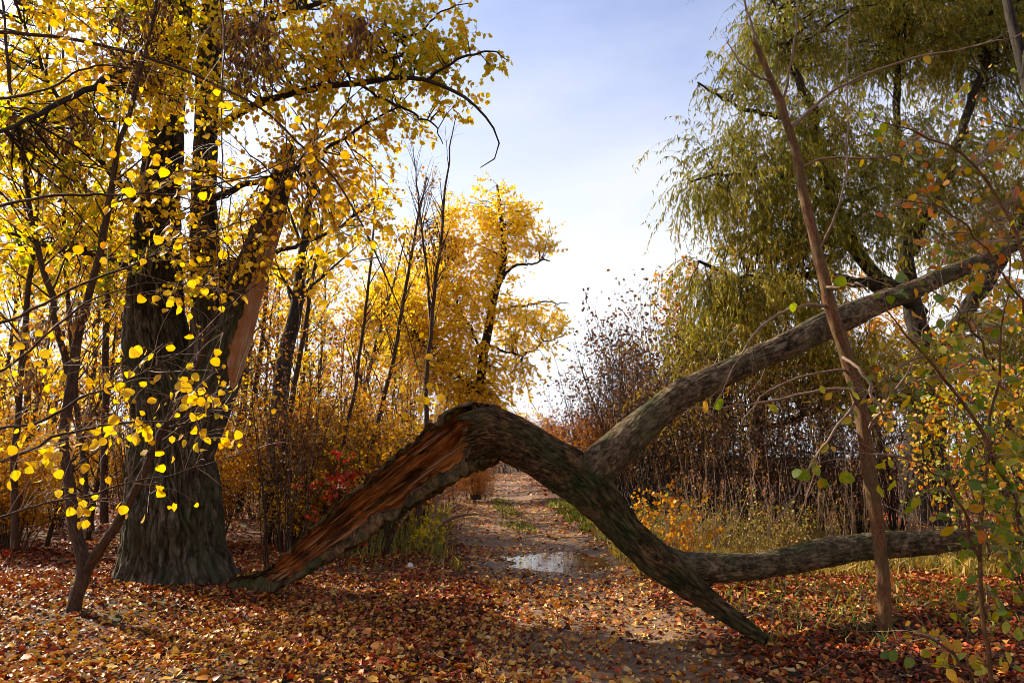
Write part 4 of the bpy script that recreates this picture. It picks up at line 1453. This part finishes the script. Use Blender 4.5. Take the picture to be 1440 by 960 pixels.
YS = gY(376, 768)
sapling("sapling", "thin straight sapling between the massive poplar and the fallen trunk", "sapling",
    [[(374, 772, YS, 7), (385, 700, YS, 6.5), (400, 620, YS, 6), (415, 540, YS, 5), (432, 440, YS, 4), (450, 330, YS, 3), (470, 200, YS, 2)]], 521, M['bark_thin'], 26, 1.0, 4, .4, 3, .055, M['orange'], tone_n(.6, .2), .35, .2)
YT = 14.5
sapling("old_tree", "dark broken-topped tree standing among saplings behind the stripped limb", "tree",
    [[(380, 722, YT, 18), (385, 660, YT, 16), (392, 580, YT, 15), (402, 500, YT, 14), (414, 445, YT, 12), (424, 370, YT, 9), (436, 260, YT, 6), (450, 130, YT, 3)]], 523, M['bark_dark'], 26, 2.2, 5, .6, 4, .075, M['gold'], tone_n(.5, .2), .2, .45, nseg=14, bmax=.04)
YU = gY(335, 722)
sapling("sapling", "dark slender sapling rising just behind the massive poplar's foot", "sapling",
    [[(335, 726, YU, 7), (345, 660, YU, 6), (358, 560, YU, 5), (372, 450, YU, 4), (380, 330, YU, 3), (390, 220, YU, 2)]], 525, M['bark_dark'], 24, 1.4, 4, .5, 3, .07, M['orange'], tone_n(.6, .2), .3, .25)
YV = 11.0
bare_s, BP, BR = sapling("bare_sapling", "tall leafless sapling with fine upright twigs against the sky", "sapling",
    [[(590, 725, YV, 5), (598, 620, YV, 4.5), (603, 500, YV, 4), (612, 400, YV, 3.4), (624, 290, YV, 2.4), (632, 220, YV, 1.6), (640, 165, YV, .8)],
     [(606, 460, YV, 2.4), (600, 380, YV, 2.2), (592, 310, YV, 1.8), (585, 250, YV, 1.2), (582, 205, YV, .6)]], 527, M['bark_thin'], 22, 1.0, 4, .4, 0, up=.75, t0=.3, ang=32)
sapling("sapling", "slender dark sapling in the golden undergrowth beyond the fallen trunk", "sapling",
    [[(500, 735, 12, 5), (520, 640, 12, 4.5), (545, 540, 12, 4), (565, 440, 12, 3.5), (582, 340, 12, 2.6), (600, 250, 12, 1.4)]], 529, M['bark_thin'], 22, 1.0, 4, .4, 2, .06, M['orange'], tone_n(.5, .2), .5, .3, ang=36)
sapling("sapling", "wispy twig-thin sapling in the golden undergrowth near the old tree", "sapling",
    [[(478, 740, 12.5, 4), (482, 640, 12.5, 3.6), (500, 540, 12.5, 3.2), (514, 440, 12.5, 2.8), (524, 330, 12.5, 2), (528, 240, 12.5, 1)]], 531, M['bark_thin'], 20, 1.0, 4, .4, 2, .06, M['gold'], tone_n(.5, .2), .45, .3)
for k, (lab, pts) in enumerate([
        ("upright brown sapling close behind the forked sapling", [(146, 735, 10.5, 7), (147, 600, 10.5, 6), (150, 450, 10.5, 5.5), (156, 300, 10.5, 4.5), (163, 150, 10.5, 3.5), (170, -20, 10.5, 2)]),
        ("thin grey sapling beside the forked sapling, bare low down", [(18, 770, 9.5, 6), (22, 640, 9.5, 5.5), (35, 480, 9.5, 5), (48, 320, 9.5, 4), (62, 160, 9.5, 3), (74, 0, 9.5, 2)]),
        ("spindly sapling rising between the forked sapling and the massive poplar", [(128, 745, 10, 5), (112, 600, 10, 4.6), (98, 450, 10, 4), (90, 300, 10, 3.4), (88, 150, 10, 2.6), (92, -10, 10, 1.6)])]):
    sapling("sapling", lab, "sapling", [pts], 541 + k, M['bark_thin'], 24, 1.3, 4, .45, 4, .065, M['gold' if k else 'orange'], tone_n(.5, .22), .25, .2)

# bunches of withered seed keys
g = np.random.default_rng(600)
def key_bunch(px, py, Yb, parent, nk=70, w=.11):
    c = at(px, py, Yb)
    n_ = nk
    top = c + np.stack([g.normal(0, w, n_), g.normal(0, w, n_), g.normal(0, w * .7, n_)], -1)
    d = norm(np.stack([g.normal(0, .35, n_), g.normal(0, .35, n_), -np.ones(n_)], -1))
    mb = MB()
    leaf_mass(mb, top, d, g.normal(0, 1, (n_, 3)), g.uniform(.055, .09, n_), g.uniform(0, 1, n_), LEAFP)
    st = np.repeat(c[None] + np.array([[0, 0, .16]]), n_, 0)
    t = np.linspace(0, 1, 3)[None, :, None]
    Pt = st[:, None] * (1 - t) + top[:, None] * t
    V, Qd, bk = tubes(Pt, np.full((n_, 3), .0012), 3)
    mb.add(V, Qd, np.full(len(V), .3), bk)
    part("seed_cluster", mb, M['brown'], parent, "stuff")


for px, py in [(205, 45), (190, 80), (170, 30), (60, 185), (95, 205), (30, 205), (120, 175), (10, 170), (110, 445), (95, 250), (60, 470), (210, 110), (230, 15), (125, 590), (40, 540)]:
    key_bunch(px, py, YF - .4 + g.normal(0, .15), forked)
for px, py in [(335, 75), (320, 45), (355, 55), (345, 105), (375, 85), (365, 35), (505, 45), (500, 60)]:
    key_bunch(px, py, YF - .9 + g.normal(0, .15), forked)
for px, py in [(598, 325), (612, 340), (590, 345), (620, 360), (600, 375), (630, 350)]:
    key_bunch(px, py, YV, bare_s, 40, .13)

# ---- sapling standing right of the arch
YR = gY(1245, 888)
rs, RP, RR = sapling("sapling", "reddish leaning sapling with a snapped top, in front of the low limb", "sapling",
    [[(a_, b_, c_, d_ * .8) for a_, b_, c_, d_ in q_] for q_ in [[(1246, 905, YR, 13), (1244, 860, YR, 12), (1240, 790, YR, 11), (1226, 690, YR, 11), (1210, 580, YR, 11), (1190, 500, YR, 11), (1165, 420, YR, 10), (1140, 310, YR, 9), (1112, 195, YR, 8), (1090, 125, YR, 7), (1062, 58, YR, 5)]]],
    561, M['bark_red'], 0, hwf=1.0, rough=True, n=110, wob=.03, nseg=14)
RT = [[(1110, 185, YR, 4), (1150, 145, YR - .1, 3.4), (1200, 112, YR - .2, 3), (1270, 85, YR - .2, 2.6), (1350, 70, YR - .2, 2), (1440, 48, YR - .2, 1.2)],
      [(1122, 238, YR, 3), (1160, 222, YR - .1, 2.4), (1215, 222, YR - .2, 2), (1280, 218, YR - .3, 1.4), (1330, 225, YR - .3, .8)],
      [(1168, 430, YR, 4), (1130, 430, YR - .1, 3.6), (1090, 445, YR - .2, 3), (1060, 470, YR - .3, 2.4), (1030, 520, YR - .3, 1.6), (1000, 585, YR - .3, .9)],
      [(1185, 500, YR, 4), (1210, 520, YR - .2, 3.4), (1228, 555, YR - .3, 3), (1245, 585, YR - .3, 2.4), (1262, 590, YR - .3, 1.4)],
      [(1064, 62, YR, 3), (1055, 30, YR, 2.4), (1045, -10, YR, 2), (1040, -60, YR, 1)],
      [(1085, 115, YR, 3), (1060, 105, YR - .1, 2.2), (1035, 80, YR - .2, 1.6), (1020, 50, YR - .2, .8)],
      [(1100, 150, YR, 3), (1115, 80, YR - .2, 2.2), (1120, 10, YR - .3, 1.8), (1118, -60, YR - .3, 1)],
      [(1200, 545, YR, 3.6), (1140, 550, YR + .1, 3), (1060, 568, YR + .2, 2.4), (980, 572, YR + .3, 1.6), (920, 580, YR + .4, .8)],
      [(1195, 520, YR, 3), (1130, 528, YR, 2.6), (1070, 560, YR, 2), (1040, 600, YR, 1)],
      [(1150, 360, YR, 3), (1175, 300, YR - .2, 2.2), (1190, 230, YR - .3, 1.8), (1192, 100, YR - .3, 1.4), (1194, -10, YR - .3, .8)],
      [(1160, 405, YR, 3.4), (1180, 402, YR - .2, 3), (1208, 400, YR - .4, 3), (1222, 412, YR - .4, 1.6)],
      [(1215, 610, YR, 3), (1250, 560, YR - .3, 2.4), (1290, 500, YR - .5, 1.6), (1310, 420, YR - .6, .8)],
      [(1205, 560, YR, 2.6), (1150, 640, YR - .2, 2), (1100, 720, YR - .3, 1.4), (1060, 770, YR - .3, .7)]]
for i, t_ in enumerate(RT):
    P, r = limb([(a_, b_, c_, d_ * .68) for a_, b_, c_, d_ in t_], 26, .05, 570 + i)
    V, Qd, bk = tubes(P[None], r[None], 6)
    part("twig", MB().add(V, Qd, None, bk), M['twig'], rs)
    RP.append(P)
g = np.random.default_rng(580)
fine = []
for P in RP[1:]:
    st, di, ln, rr = spawn(P[None], np.full((1, len(P)), .005), 6, .2, 1, 50, .4, .5, .7, g, .2)
    fine.append(grow(st, di, ln, np.full(len(st), .0028), np.full(len(st), .001), 6, .1, .12, g))
P1, R1 = np.concatenate([f[0] for f in fine]), np.concatenate([f[1] for f in fine])
V, Qd, bk = tubes(P1, R1, 4)
part("branchwork", MB().add(V, Qd, None, bk), M['twig'], rs, "stuff")

# ---- dark tree leaning in from beside the track, right
dk = at(1530, 846, 7.4)
sapling("leaning_tree", "dark-barked tree leaning in behind the leafy shrub, forked high up", "tree",
    [[(1560, 870, 7.6, 20), (1545, 700, 7.8, 17), (1520, 450, 8, 15), (1480, 260, 8.2, 13), (1445, 120, 8.3, 11), (1420, 20, 8.4, 9), (1395, -90, 8.5, 6), (1370, -200, 8.6, 3)],
     [(1440, 110, 8.3, 8), (1452, 40, 8.2, 7), (1475, -60, 8.1, 5), (1500, -160, 8, 3), (1510, -220, 8, 2), (1515, -250, 8, 1.5), (1518, -270, 8, 1), (1520, -300, 8, .8)]], 590, M['bark_dark'], 16, 1.5, 4, .5, 2, .06, M['shrub'], tone_n(.45, .25), .2, .45, nseg=12)


# ================================================================== NEAR BRANCHES WITH SINGLE LEAVES
def near_tree(o, branches, clusters, leafsets, size, seed, twmat, brmat, Yj=.18, face=(0, -.5, .1), droop=.8, extra=None, extramat=None, trunk=1.0):
    fm2 = MB()
    g = np.random.default_rng(seed)
    pts, bobj = [], []
    for i, b in enumerate(branches):
        P, r = limb([(a_, b_, c_, d_ * (.62 if i else trunk)) for a_, b_, c_, d_ in b], 36, .05, seed + i)
        V, Qd, bk = tubes(P[None], r[None], 7)
        bobj += [part("stem" if i == 0 else "branch", MB().add(V, Qd, None, bk), brmat, o)] * len(P)
        pts.append(P)
    tw = MB()
    for P in pts[1:]:
        st, di, ln, rr = spawn(P[None], np.full((1, len(P)), .004), 9, .1, 1, 38, .55, .5, .7, g, .18)
        Pf, Rf = grow(st, di, ln, np.full(len(st), .0026), np.full(len(st), .0008), 7, .05, .10, g)
        V, Qd, bk = tubes(Pf, Rf, 4)
        tw.add(V, Qd, None, bk)
    pts = np.concatenate(pts)
    for (cx, cy, Yc, rx, ry, nl, ks) in clusters:
        c = at(cx, cy, Yc)
        ib = int(np.argmin(np.linalg.norm(pts - c, axis=1)))
        b = pts[ib]
        mp = m_per_px(Yc)
        ext = c + (c - b) * .25
        t = np.linspace(0, 1, 9)[:, None]
        mid = (b + ext) / 2 + np.array([0, 0, .10]) * np.linalg.norm(ext - b) + g.normal(0, .02, 3)
        tp = (1 - t) ** 2 * b + 2 * t * (1 - t) * mid + t ** 2 * ext
        V, Qd, bk = tubes(tp[None], (np.linspace(.0042, .0016, 9))[None], 5)
        tw.add(V, Qd, None, bk)
        for k in range(nl):
            q = c + np.array([g.normal(0, .55) * rx * mp, g.normal(0, Yj), g.normal(0, .55) * ry * mp])
            d = norm(np.array([g.normal(0, .6), g.normal(0, .5), -droop]) + .3 * norm(q - c))
            nn = norm(np.array(face) * g.choice([-1, 1, 1]) + g.normal(0, .55, 3))
            s_ = size * g.uniform(.72, 1.2)
            base = q - d * s_ * .3
            a = tp[np.argmin(np.linalg.norm(tp[3:] - base, axis=1)) + 3]
            tt = np.linspace(0, 1, 4)[:, None]
            m2 = (a + base) / 2 + np.array([0, 0, .03])
            lp = (1 - tt) ** 2 * a + 2 * tt * (1 - tt) * m2 + tt ** 2 * base
            V, Qd, bk = tubes(lp[None], np.full((1, 4), .0015), 3)
            tw.add(V, Qd, None, bk)
            ls = leafsets[ks]
            put_leaf(ls[g.integers(len(ls))], q, d, nn, s_, bobj[ib])
    part("branchwork", tw, twmat, o, "stuff")
    if extra:
        fm = MB()
        for (cx, cy, Yc, rx, ry, nl, mu) in extra:
            c = at(cx, cy, Yc)
            mp = m_per_px(Yc)
            q = c + np.stack([g.normal(0, .6, nl) * rx * mp, g.normal(0, .22, nl), g.normal(0, .6, nl) * ry * mp], -1)
            leaves_on(fm, q, g.normal(0, .3, (nl, 3)), size * .9, .25, g, LEAF4 if extramat is M['yellow'] else LEAF4S, droop, .9, tone_n(mu, .2))
            b = pts[np.argmin(np.linalg.norm(pts[None] - q[:, None], axis=2), axis=1)]
            t3 = np.linspace(0, 1, 4)[None, :, None]
            V, Qd, bk = tubes(b[:, None] * (1 - t3) + q[:, None] * t3 + np.array([0, 0, .04]) * np.sin(t3 * np.pi), np.full((nl, 4), .0012), 3)
            fm2.add(V, Qd, None, bk)
        part("foliage", fm, extramat, o, "stuff")
        part("branchwork", fm2, twmat, o, "stuff")


YN = 3.7
aspen = thing("aspen_sapling", (ux(-170, YN), YN, 0), "young aspen with big round yellow leaves on long twigs reaching across the poplar", "sapling")
AB = [[(-180, 1100, YN, 11), (-165, 900, YN, 10.5), (-150, 700, YN, 10), (-145, 500, YN, 9), (-140, 300, YN, 8), (-135, 100, YN, 6.5), (-120, -100, YN, 5), (-110, -260, YN, 3)],
      [(-150, 720, YN, 5), (0, 650, YN, 4), (120, 605, YN, 3), (240, 590, YN, 2), (320, 565, YN, 1)],
      [(-147, 620, YN, 5), (20, 600, YN - .2, 3.6), (140, 550, YN - .2, 2.6), (250, 500, YN - .2, 1.8), (330, 440, YN - .2, 1)],
      [(-144, 480, YN, 5), (0, 455, YN + .2, 3.6), (150, 385, YN + .3, 2.6), (300, 330, YN + .3, 1.6), (380, 300, YN + .3, 1)],
      [(-140, 320, YN, 5), (60, 280, YN, 3.6), (200, 275, YN, 2.6), (330, 255, YN, 2), (440, 215, YN, 1)],
      [(-135, 150, YN, 5), (50, 130, YN + .1, 3), (150, 90, YN + .1, 2), (260, 110, YN + .1, 1)],
      [(-130, 40, YN, 5), (120, 60, YN + .4, 4), (330, 130, YN + .5, 3), (460, 240, YN + .5, 2.4), (545, 390, YN + .5, 1.8), (592, 540, YN + .5, 1)],
      [(-120, -90, YN, 4), (100, -100, YN + .3, 3), (290, -50, YN + .3, 2.2), (312, 150, YN + .3, 1.6), (308, 330, YN + .3, 1.3), (316, 470, YN + .3, .8)],
      [(-146, 560, YN, 4), (0, 520, YN + .1, 3), (100, 440, YN + .1, 2.2), (200, 400, YN + .1, 1.4), (300, 400, YN + .1, .8)],
      [(-150, 760, YN, 4), (20, 720, YN + .3, 3), (140, 690, YN + .3, 2), (300, 650, YN + .3, 1.3), (420, 610, YN + .3, .7)]]
YL = {'y': leaf_set('round', M['yellow'], 10, 71, .3, .95, .32), 'o': leaf_set('round', M['yellow'], 5, 72, 0.0, .28, .32)}
AC = [(300, 120, YN + .3, 14, 20, 3, 'y'), (312, 205, YN + .3, 22, 20, 7, 'y'), (440, 212, YN, 40, 25, 9, 'o'), (205, 260, YN, 40, 26, 10, 'y'), (266, 275, YN, 26, 26, 7, 'y'), (250, 325, YN + .3, 55, 18, 13, 'y'), (345, 285, YN + .3, 36, 20, 8, 'y'),
      (330, 345, YN + .3, 40, 22, 10, 'y'), (232, 355, YN + .2, 34, 18, 8, 'y'), (240, 415, YN + .1, 46, 16, 8, 'y'), (300, 408, YN + .1, 26, 12, 6, 'y'), (425, 265, YN + .5, 50, 26, 9, 'o'), (475, 330, YN + .5, 50, 46, 12, 'o'), (540, 380, YN + .5, 40, 50, 10, 'o'),
      (592, 545, YN + .5, 22, 40, 12, 'y'), (450, 390, YN + .5, 40, 26, 7, 'y'), (290, 555, YN, 28, 22, 11, 'y'), (205, 600, YN, 36, 22, 14, 'y'), (282, 612, YN, 24, 12, 8, 'y'), (240, 565, YN, 46, 14, 6, 'y'), (60, 622, YN, 46, 22, 12, 'y'), (22, 648, YN, 22, 20, 12, 'y'),
      (115, 612, YN, 34, 24, 9, 'y'), (118, 712, YN + .3, 18, 8, 8, 'y'), (58, 692, YN + .3, 8, 6, 2, 'y'), (150, 522, YN - .2, 70, 36, 10, 'y'), (60, 310, YN, 50, 40, 9, 'o'), (110, 80, YN + .1, 36, 34, 12, 'o'), (140, 38, YN + .1, 22, 16, 5, 'o'), (205, 192, YN, 26, 26, 6, 'y'),
      (212, 690, YN + .3, 12, 30, 4, 'y'), (170, 158, YN + .1, 50, 40, 7, 'o'), (220, 500, YN - .2, 46, 30, 7, 'y'), (30, 470, YN + .2, 40, 40, 6, 'y')]
near_tree(aspen, AB, AC, YL, .052, 701, M['twig'], M['bark_thin'],
          extra=[(a_, b_, c_ + .25, d_ * 1.8, e_ * 1.8, f_, .55 if k_ == 'y' else .2) for a_, b_, c_, d_, e_, f_, k_ in AC], extramat=M['yellow'])

YQ = 3.9
bush = thing("leafy_shrub", (ux(1440, YQ), YQ, 0), "tall shrub of green, yellow and orange oval leaves beside the low limb", "shrub")
BB = [[(1405, 1060, YQ, 7), (1392, 920, YQ, 6), (1378, 780, YQ, 5), (1385, 640, YQ, 4), (1405, 500, YQ, 3), (1420, 380, YQ, 2), (1425, 280, YQ, 1)],
      [(1445, 1060, YQ, 7), (1452, 850, YQ, 6), (1425, 700, YQ, 5), (1370, 590, YQ, 4), (1310, 510, YQ, 3), (1260, 450, YQ, 2), (1225, 415, YQ, 1)],
      [(1420, 1060, YQ, 5), (1370, 960, YQ - .2, 4), (1330, 910, YQ - .3, 3), (1300, 895, YQ - .3, 2), (1270, 890, YQ - .3, 1)],
      [(1470, 1060, YQ, 8), (1490, 750, YQ, 7), (1470, 500, YQ, 5), (1430, 330, YQ, 4), (1370, 230, YQ, 3), (1300, 190, YQ, 2), (1230, 170, YQ, 1)],
      [(1470, 500, YQ, 3), (1420, 400, YQ - .1, 2.4), (1350, 310, YQ - .2, 1.8), (1280, 280, YQ - .2, 1)],
      [(1380, 790, YQ, 4), (1345, 700, YQ - .1, 3), (1310, 660, YQ - .1, 2), (1260, 640, YQ - .2, 1.6), (1190, 650, YQ - .2, 1)],
      [(1400, 520, YQ, 3), (1350, 440, YQ - .1, 2), (1310, 405, YQ - .1, 1.4), (1250, 402, YQ - .1, .8)]]
BL = {'g': leaf_set('oval', M['shrub'], 6, 81, .0, .38), 'y': leaf_set('oval', M['shrub'], 5, 82, .42, .66), 'o': leaf_set('oval', M['shrub'], 5, 83, .68, .86), 'r': leaf_set('oval', M['shrub'], 3, 84, .92, 1.0), 'G': leaf_set('round', M['shrub'], 3, 85, .28, .42)}
def mixc(cx, cy, rx, ry, n_, w, dY=0.0):
    tot = sum(w.values())
    return [(cx, cy, YQ + dY, rx, ry, max(1, round(n_ * v / tot)), k) for k, v in w.items()]


BC = []
for c_ in [(1385, 640, 36, 36, 20, {'g': 3, 'y': 3, 'o': 2}), (1410, 700, 34, 40, 26, {'g': 4, 'y': 3, 'o': 2}), (1370, 740, 28, 28, 14, {'g': 3, 'o': 2, 'r': 1}), (1420, 780, 26, 36, 22, {'g': 4, 'y': 3, 'o': 1}), (1400, 840, 26, 28, 12, {'y': 3, 'g': 2, 'o': 1}),
           (1425, 560, 26, 40, 14, {'o': 3, 'y': 2, 'g': 1}), (1330, 690, 20, 26, 8, {'g': 4, 'y': 1}), (1330, 525, 34, 30, 12, {'y': 3, 'g': 3, 'o': 2}), (1280, 480, 40, 36, 12, {'y': 3, 'g': 2, 'o': 2}), (1385, 455, 34, 26, 10, {'g': 2, 'y': 2, 'o': 2}), (1355, 515, 16, 18, 9, {'o': 5, 'y': 1}),
           (1420, 300, 22, 30, 7, {'y': 2, 'o': 2}), (1425, 190, 22, 30, 8, {'o': 3, 'y': 1}), (1380, 220, 40, 24, 7, {'y': 2, 'g': 2}), (1290, 280, 30, 10, 11, {'r': 3, 'o': 2}), (1265, 408, 36, 8, 7, {'g': 1}), (1305, 412, 14, 10, 4, {'o': 1}), (1240, 165, 46, 24, 7, {'y': 2, 'g': 2}), (1310, 340, 40, 24, 8, {'y': 2, 'g': 2}),
           (1290, 890, 22, 14, 7, {'o': 2, 'y': 1}), (1250, 905, 14, 16, 4, {'g': 2}), (1345, 920, 30, 20, 12, {'y': 3, 'o': 1}), (1400, 920, 26, 20, 8, {'y': 2, 'o': 1}), (1235, 640, 50, 26, 6, {'y': 2, 'o': 2}), (1160, 650, 26, 26, 4, {'G': 2}), (1230, 550, 50, 26, 6, {'y': 2, 'o': 2}), (1430, 640, 20, 60, 10, {'o': 3, 'y': 1})]:
    BC += mixc(*c_)
near_tree(bush, BB, BC, BL, .072, 801, M['twig'], M['bark_red'], .16, (0, -.4, .35), .55,
          [(1400, 680, YQ, 44, 80, 90, .42), (1420, 790, YQ, 26, 50, 50, .35), (1430, 560, YQ, 24, 60, 40, .62), (1390, 470, YQ + .3, 50, 40, 40, .5), (1300, 500, YQ + .6, 60, 46, 40, .52), (1410, 250, YQ + .3, 40, 80, 46, .66), (1300, 200, YQ + .5, 60, 50, 36, .6), (1330, 330, YQ + .5, 60, 40, 40, .62), (1410, 400, YQ + .2, 34, 40, 40, .6), (1400, 345, YQ + .3, 44, 26, 46, .55), (1250, 560, YQ + .8, 60, 40, 30, .6), (1420, 880, YQ, 40, 40, 26, .45)], M['shrub'], .5)

# the leaning sapling's own few leaves
g = np.random.default_rng(830)
for px, py in [(1145, 395), (1235, 125), (1300, 85), (1250, 225), (1215, 222), (1120, 432), (1010, 560), (985, 570), (1065, 565), (1290, 500), (1230, 640), (1185, 640), (1150, 640), (1200, 700), (1206, 690), (1105, 330), (1120, 345), (1200, 160), (1280, 215), (1095, 320)]:
    c = at(px, py, YR - .25)
    allp = np.concatenate(RP[1:] + [P1.reshape(-1, 3)])
    b = allp[np.argmin(np.linalg.norm(allp - c, axis=1))]
    put_leaf(BL[g.choice(['G', 'y', 'o'])][g.integers(3)], b, (g.normal(0, .6), g.normal(0, .4), -.8), (g.normal(0, .4), -.6, g.normal(0, .4)), g.uniform(.09, .13), rs)

# ================================================================== LOW GROWTH, GRASS, STICKS
def blade_field(n_, xf, yr, hmin, hmax, seed, mb, mu=.55, wd=.006):
    g = np.random.default_rng(seed)
    y = g.uniform(yr[0], yr[1], n_)
    lo, hi = xf(y)
    u_ = g.uniform(0, 1, n_)
    x = lo + (hi - lo) * u_
    dn = fbm(x * 1.3, y * 1.3, 0 * x, seed, 3)
    v_ = (y - yr[0]) / (yr[1] - yr[0])
    edge = np.minimum(np.minimum(u_, 1 - u_) * 4, np.minimum(v_, 1 - v_) * 5)
    k = dn * .8 + .25 * np.minimum(edge, 1) > .52 + .12 * g.uniform(-1, 1, n_)
    x, y = x[k], y[k]
    n_ = len(x)
    z = gz(x, y) - .01
    h = g.uniform(hmin, hmax, n_) * (.6 + dn[k])
    d = norm(np.stack([g.normal(0, .35, n_), g.normal(0, .35, n_), np.ones(n_)], -1))
    side = norm(np.cross(d, g.normal(0, 1, (n_, 3)))) * wd * g.uniform(.6, 1.4, (n_, 1)) * (1 + y[:, None] / 12)
    bend = np.stack([g.normal(0, .3, n_), g.normal(0, .3, n_), -.12 * np.ones(n_)], -1) * h[:, None]
    p0 = np.stack([x, y, z], -1)
    p1 = p0 + d * h[:, None] * .55
    p2 = p0 + d * h[:, None] + bend
    V = np.stack([p0 - side, p0 + side, p1 + side * .8, p1 - side * .8, p2], 1)
    ix = np.arange(n_)[:, None] * 5
    r_ = np.clip(g.normal(mu, .22, n_), 0, 1)
    n0 = mb.n
    mb.add(V.reshape(-1, 3), ix + np.array([[0, 1, 2, 3]]), np.repeat(r_, 5))
    mb.F.append(np.concatenate([ix + np.array([[3, 2, 4]])]) + n0)


mb = MB()
blade_field(20000, lambda y: (path_x(y) + path_w(y) * 1.05, path_x(y) + path_w(y) + 6.5 + 0 * y), (9.4, 15), .08, .30, 901, mb, .66)
blade_field(9000, lambda y: (path_x(y) + path_w(y) * .9, path_x(y) + path_w(y) + 3 + 0 * y), (13, 24), .08, .25, 902, mb, .30, .008)
blade_field(3500, lambda y: (path_x(y) - path_w(y) - 2.2, path_x(y) - path_w(y) * 1.0), (10, 24), .08, .28, 903, mb, .45)
blade_field(1600, lambda y: (path_x(y) + .9 + 0 * y, path_x(y) + 5 + 0 * y), (6.2, 9), .05, .15, 904, mb, .3, .005)
blade_field(1500, lambda y: (path_x(y) - .3 + 0 * y, path_x(y) + .5 + 0 * y), (14, 28), .04, .10, 905, mb, .2, .007)
gr = link("grass", mb.mesh("grass", M['grass']))
tag(gr, "dry ochre and green grass along both verges of the track", "grass", None, "stuff")

# russet low plants along the willow side verge
GP = "low ochre plants on the verge below the willow"
lp_ = [proto_shrub("verge_plant", "low wispy ochre plant in the dry grass below the willow", "plant", GP, 921 + i, .8, 14, .5, .005, 4, .3, 3, .14, 2, .032, M['grass'], M['bark_red'], tone_n(.72, .2, .6)) for i in range(2)]
spots = []
g = np.random.default_rng(930)
for i in range(22):
    Y = g.uniform(10.2, 14)
    spots.append((ux(g.uniform(880, 1260), Y), Y, g.uniform(.6, 1.4), g.uniform(0, 6.28)))
scatter(lp_, spots)

s_ = proto_shrub("spindle_shrub", "low shrub with pale bent twigs and small orange leaves below the slanting limb", "shrub", None, 941, 1.3, 12, .9, .008, 5, .6, 3, .25, 3, .05, M['orange'], M['twig'], tone_n(.7, .15), LEAF4)
put(s_, ux(930, 9.5), 9.5, 1.0)
s_ = proto_shrub("red_shrub", "small shrub with a few bright red leaves behind the bare wood", "shrub", None, 943, 1.7, 7, .4, .008, 3, .5, 3, .25, 5, .06, M['red'], M['bark_thin'], tone_n(.5, .25), LEAF4)
put(s_, ux(492, 10.2), 10.2, .95)
s_ = proto_shrub("yellow_shrub", "small yellow-green shrub seen under the split trunk, by the dead stick", "shrub", None, 945, .9, 8, .7, .006, 4, .35, 3, .18, 5, .06, M['poplar'], M['twig'], tone_n(.75, .12), LEAF4)
put(s_, ux(612, 12), 12, .6)
s_ = proto_shrub("red_shrub", "scrubby dark red seedling at the far side of the forked sapling", "shrub", None, 947, .9, 7, .5, .006, 3, .35, 3, .2, 4, .055, M['red'], M['bark_thin'], tone_n(.4, .25), LEAF4)
put(s_, ux(30, 10), 10, .5)

# dead stick
YD = gY(590, 765)
stick = thing("dead_branch", tuple(gnd(590, 765)), "pale forked dead stick propped on the ground under the split trunk", "stick")
for k, b in enumerate([[(585, 768, YD, 3.2), (605, 745, YD, 3), (625, 733, YD, 2.8), (645, 725, YD, 2.2), (668, 722, YD, 1.4)], [(600, 750, YD, 2.4), (610, 725, YD + .1, 2), (618, 700, YD + .2, 1.4), (640, 685, YD + .2, .8)],
                       [(545, 782, YD - .3, 2.2), (558, 745, YD - .2, 2), (575, 720, YD - .1, 1.8), (598, 700, YD, 1.2)]]):
    P, r = limb(b, 22, .03, 950 + k)
    V, Qd, bk = tubes(P[None], r[None], 7)
    part("branch", MB().add(V, Qd, None, bk), M['twig'], stick)

# fallen twigs on the ground
GS = "thin bare twigs lying on the leaf litter"
g = np.random.default_rng(960)
for i in range(26):
    p = gnd(g.uniform(0, 1440), g.uniform(820, 955))
    a = g.uniform(-.9, .9)
    st = np.array([[p[0], p[1], float(gz(p[0], p[1])) + .03]])
    P_, R_ = grow(st, np.array([[math.cos(a), math.sin(a), g.uniform(-.02, .12)]]), np.array([g.uniform(.25, .8)]), np.array([.005]), np.array([.002]), 9, .06, .12, g)
    V, Qd, bk = tubes(P_, R_, 5)
    o = link("fallen_twig", MB().add(V, Qd, None, bk).mesh("fallen_twig", M['twig'], st[0]))
    o.location = st[0]
    tag(o, "thin bare twig lying on the leaf litter", "twig", GS)

# crumpled paper
pc = gnd(577, 801)
th_, ph_ = np.meshgrid(np.linspace(0, np.pi, 9), np.arange(14) / 14 * 2 * np.pi, indexing='ij')
q = np.stack([np.sin(th_) * np.cos(ph_), np.sin(th_) * np.sin(ph_), np.cos(th_)], -1)
rr = .042 * (.7 + .6 * fbm(q[..., 0] * 2.5, q[..., 1] * 2.5, q[..., 2] * 2.5, 8, 2))
V = pc + np.array([0, 0, float(gz(pc[0], pc[1])) + .045]) + q * rr[..., None]
ix = np.arange(9 * 14).reshape(9, 14)
Qd = np.stack([ix[:-1], ix[1:], np.roll(ix[1:], -1, 1), np.roll(ix[:-1], -1, 1)], -1).reshape(-1, 4)
pp = link("paper_scrap", MB().add(V.reshape(-1, 3), Qd).mesh("paper_scrap", M['paper'], (0, 0, 0), False))
tag(pp, "small crumpled white scrap among the red leaves beside the track", "litter")
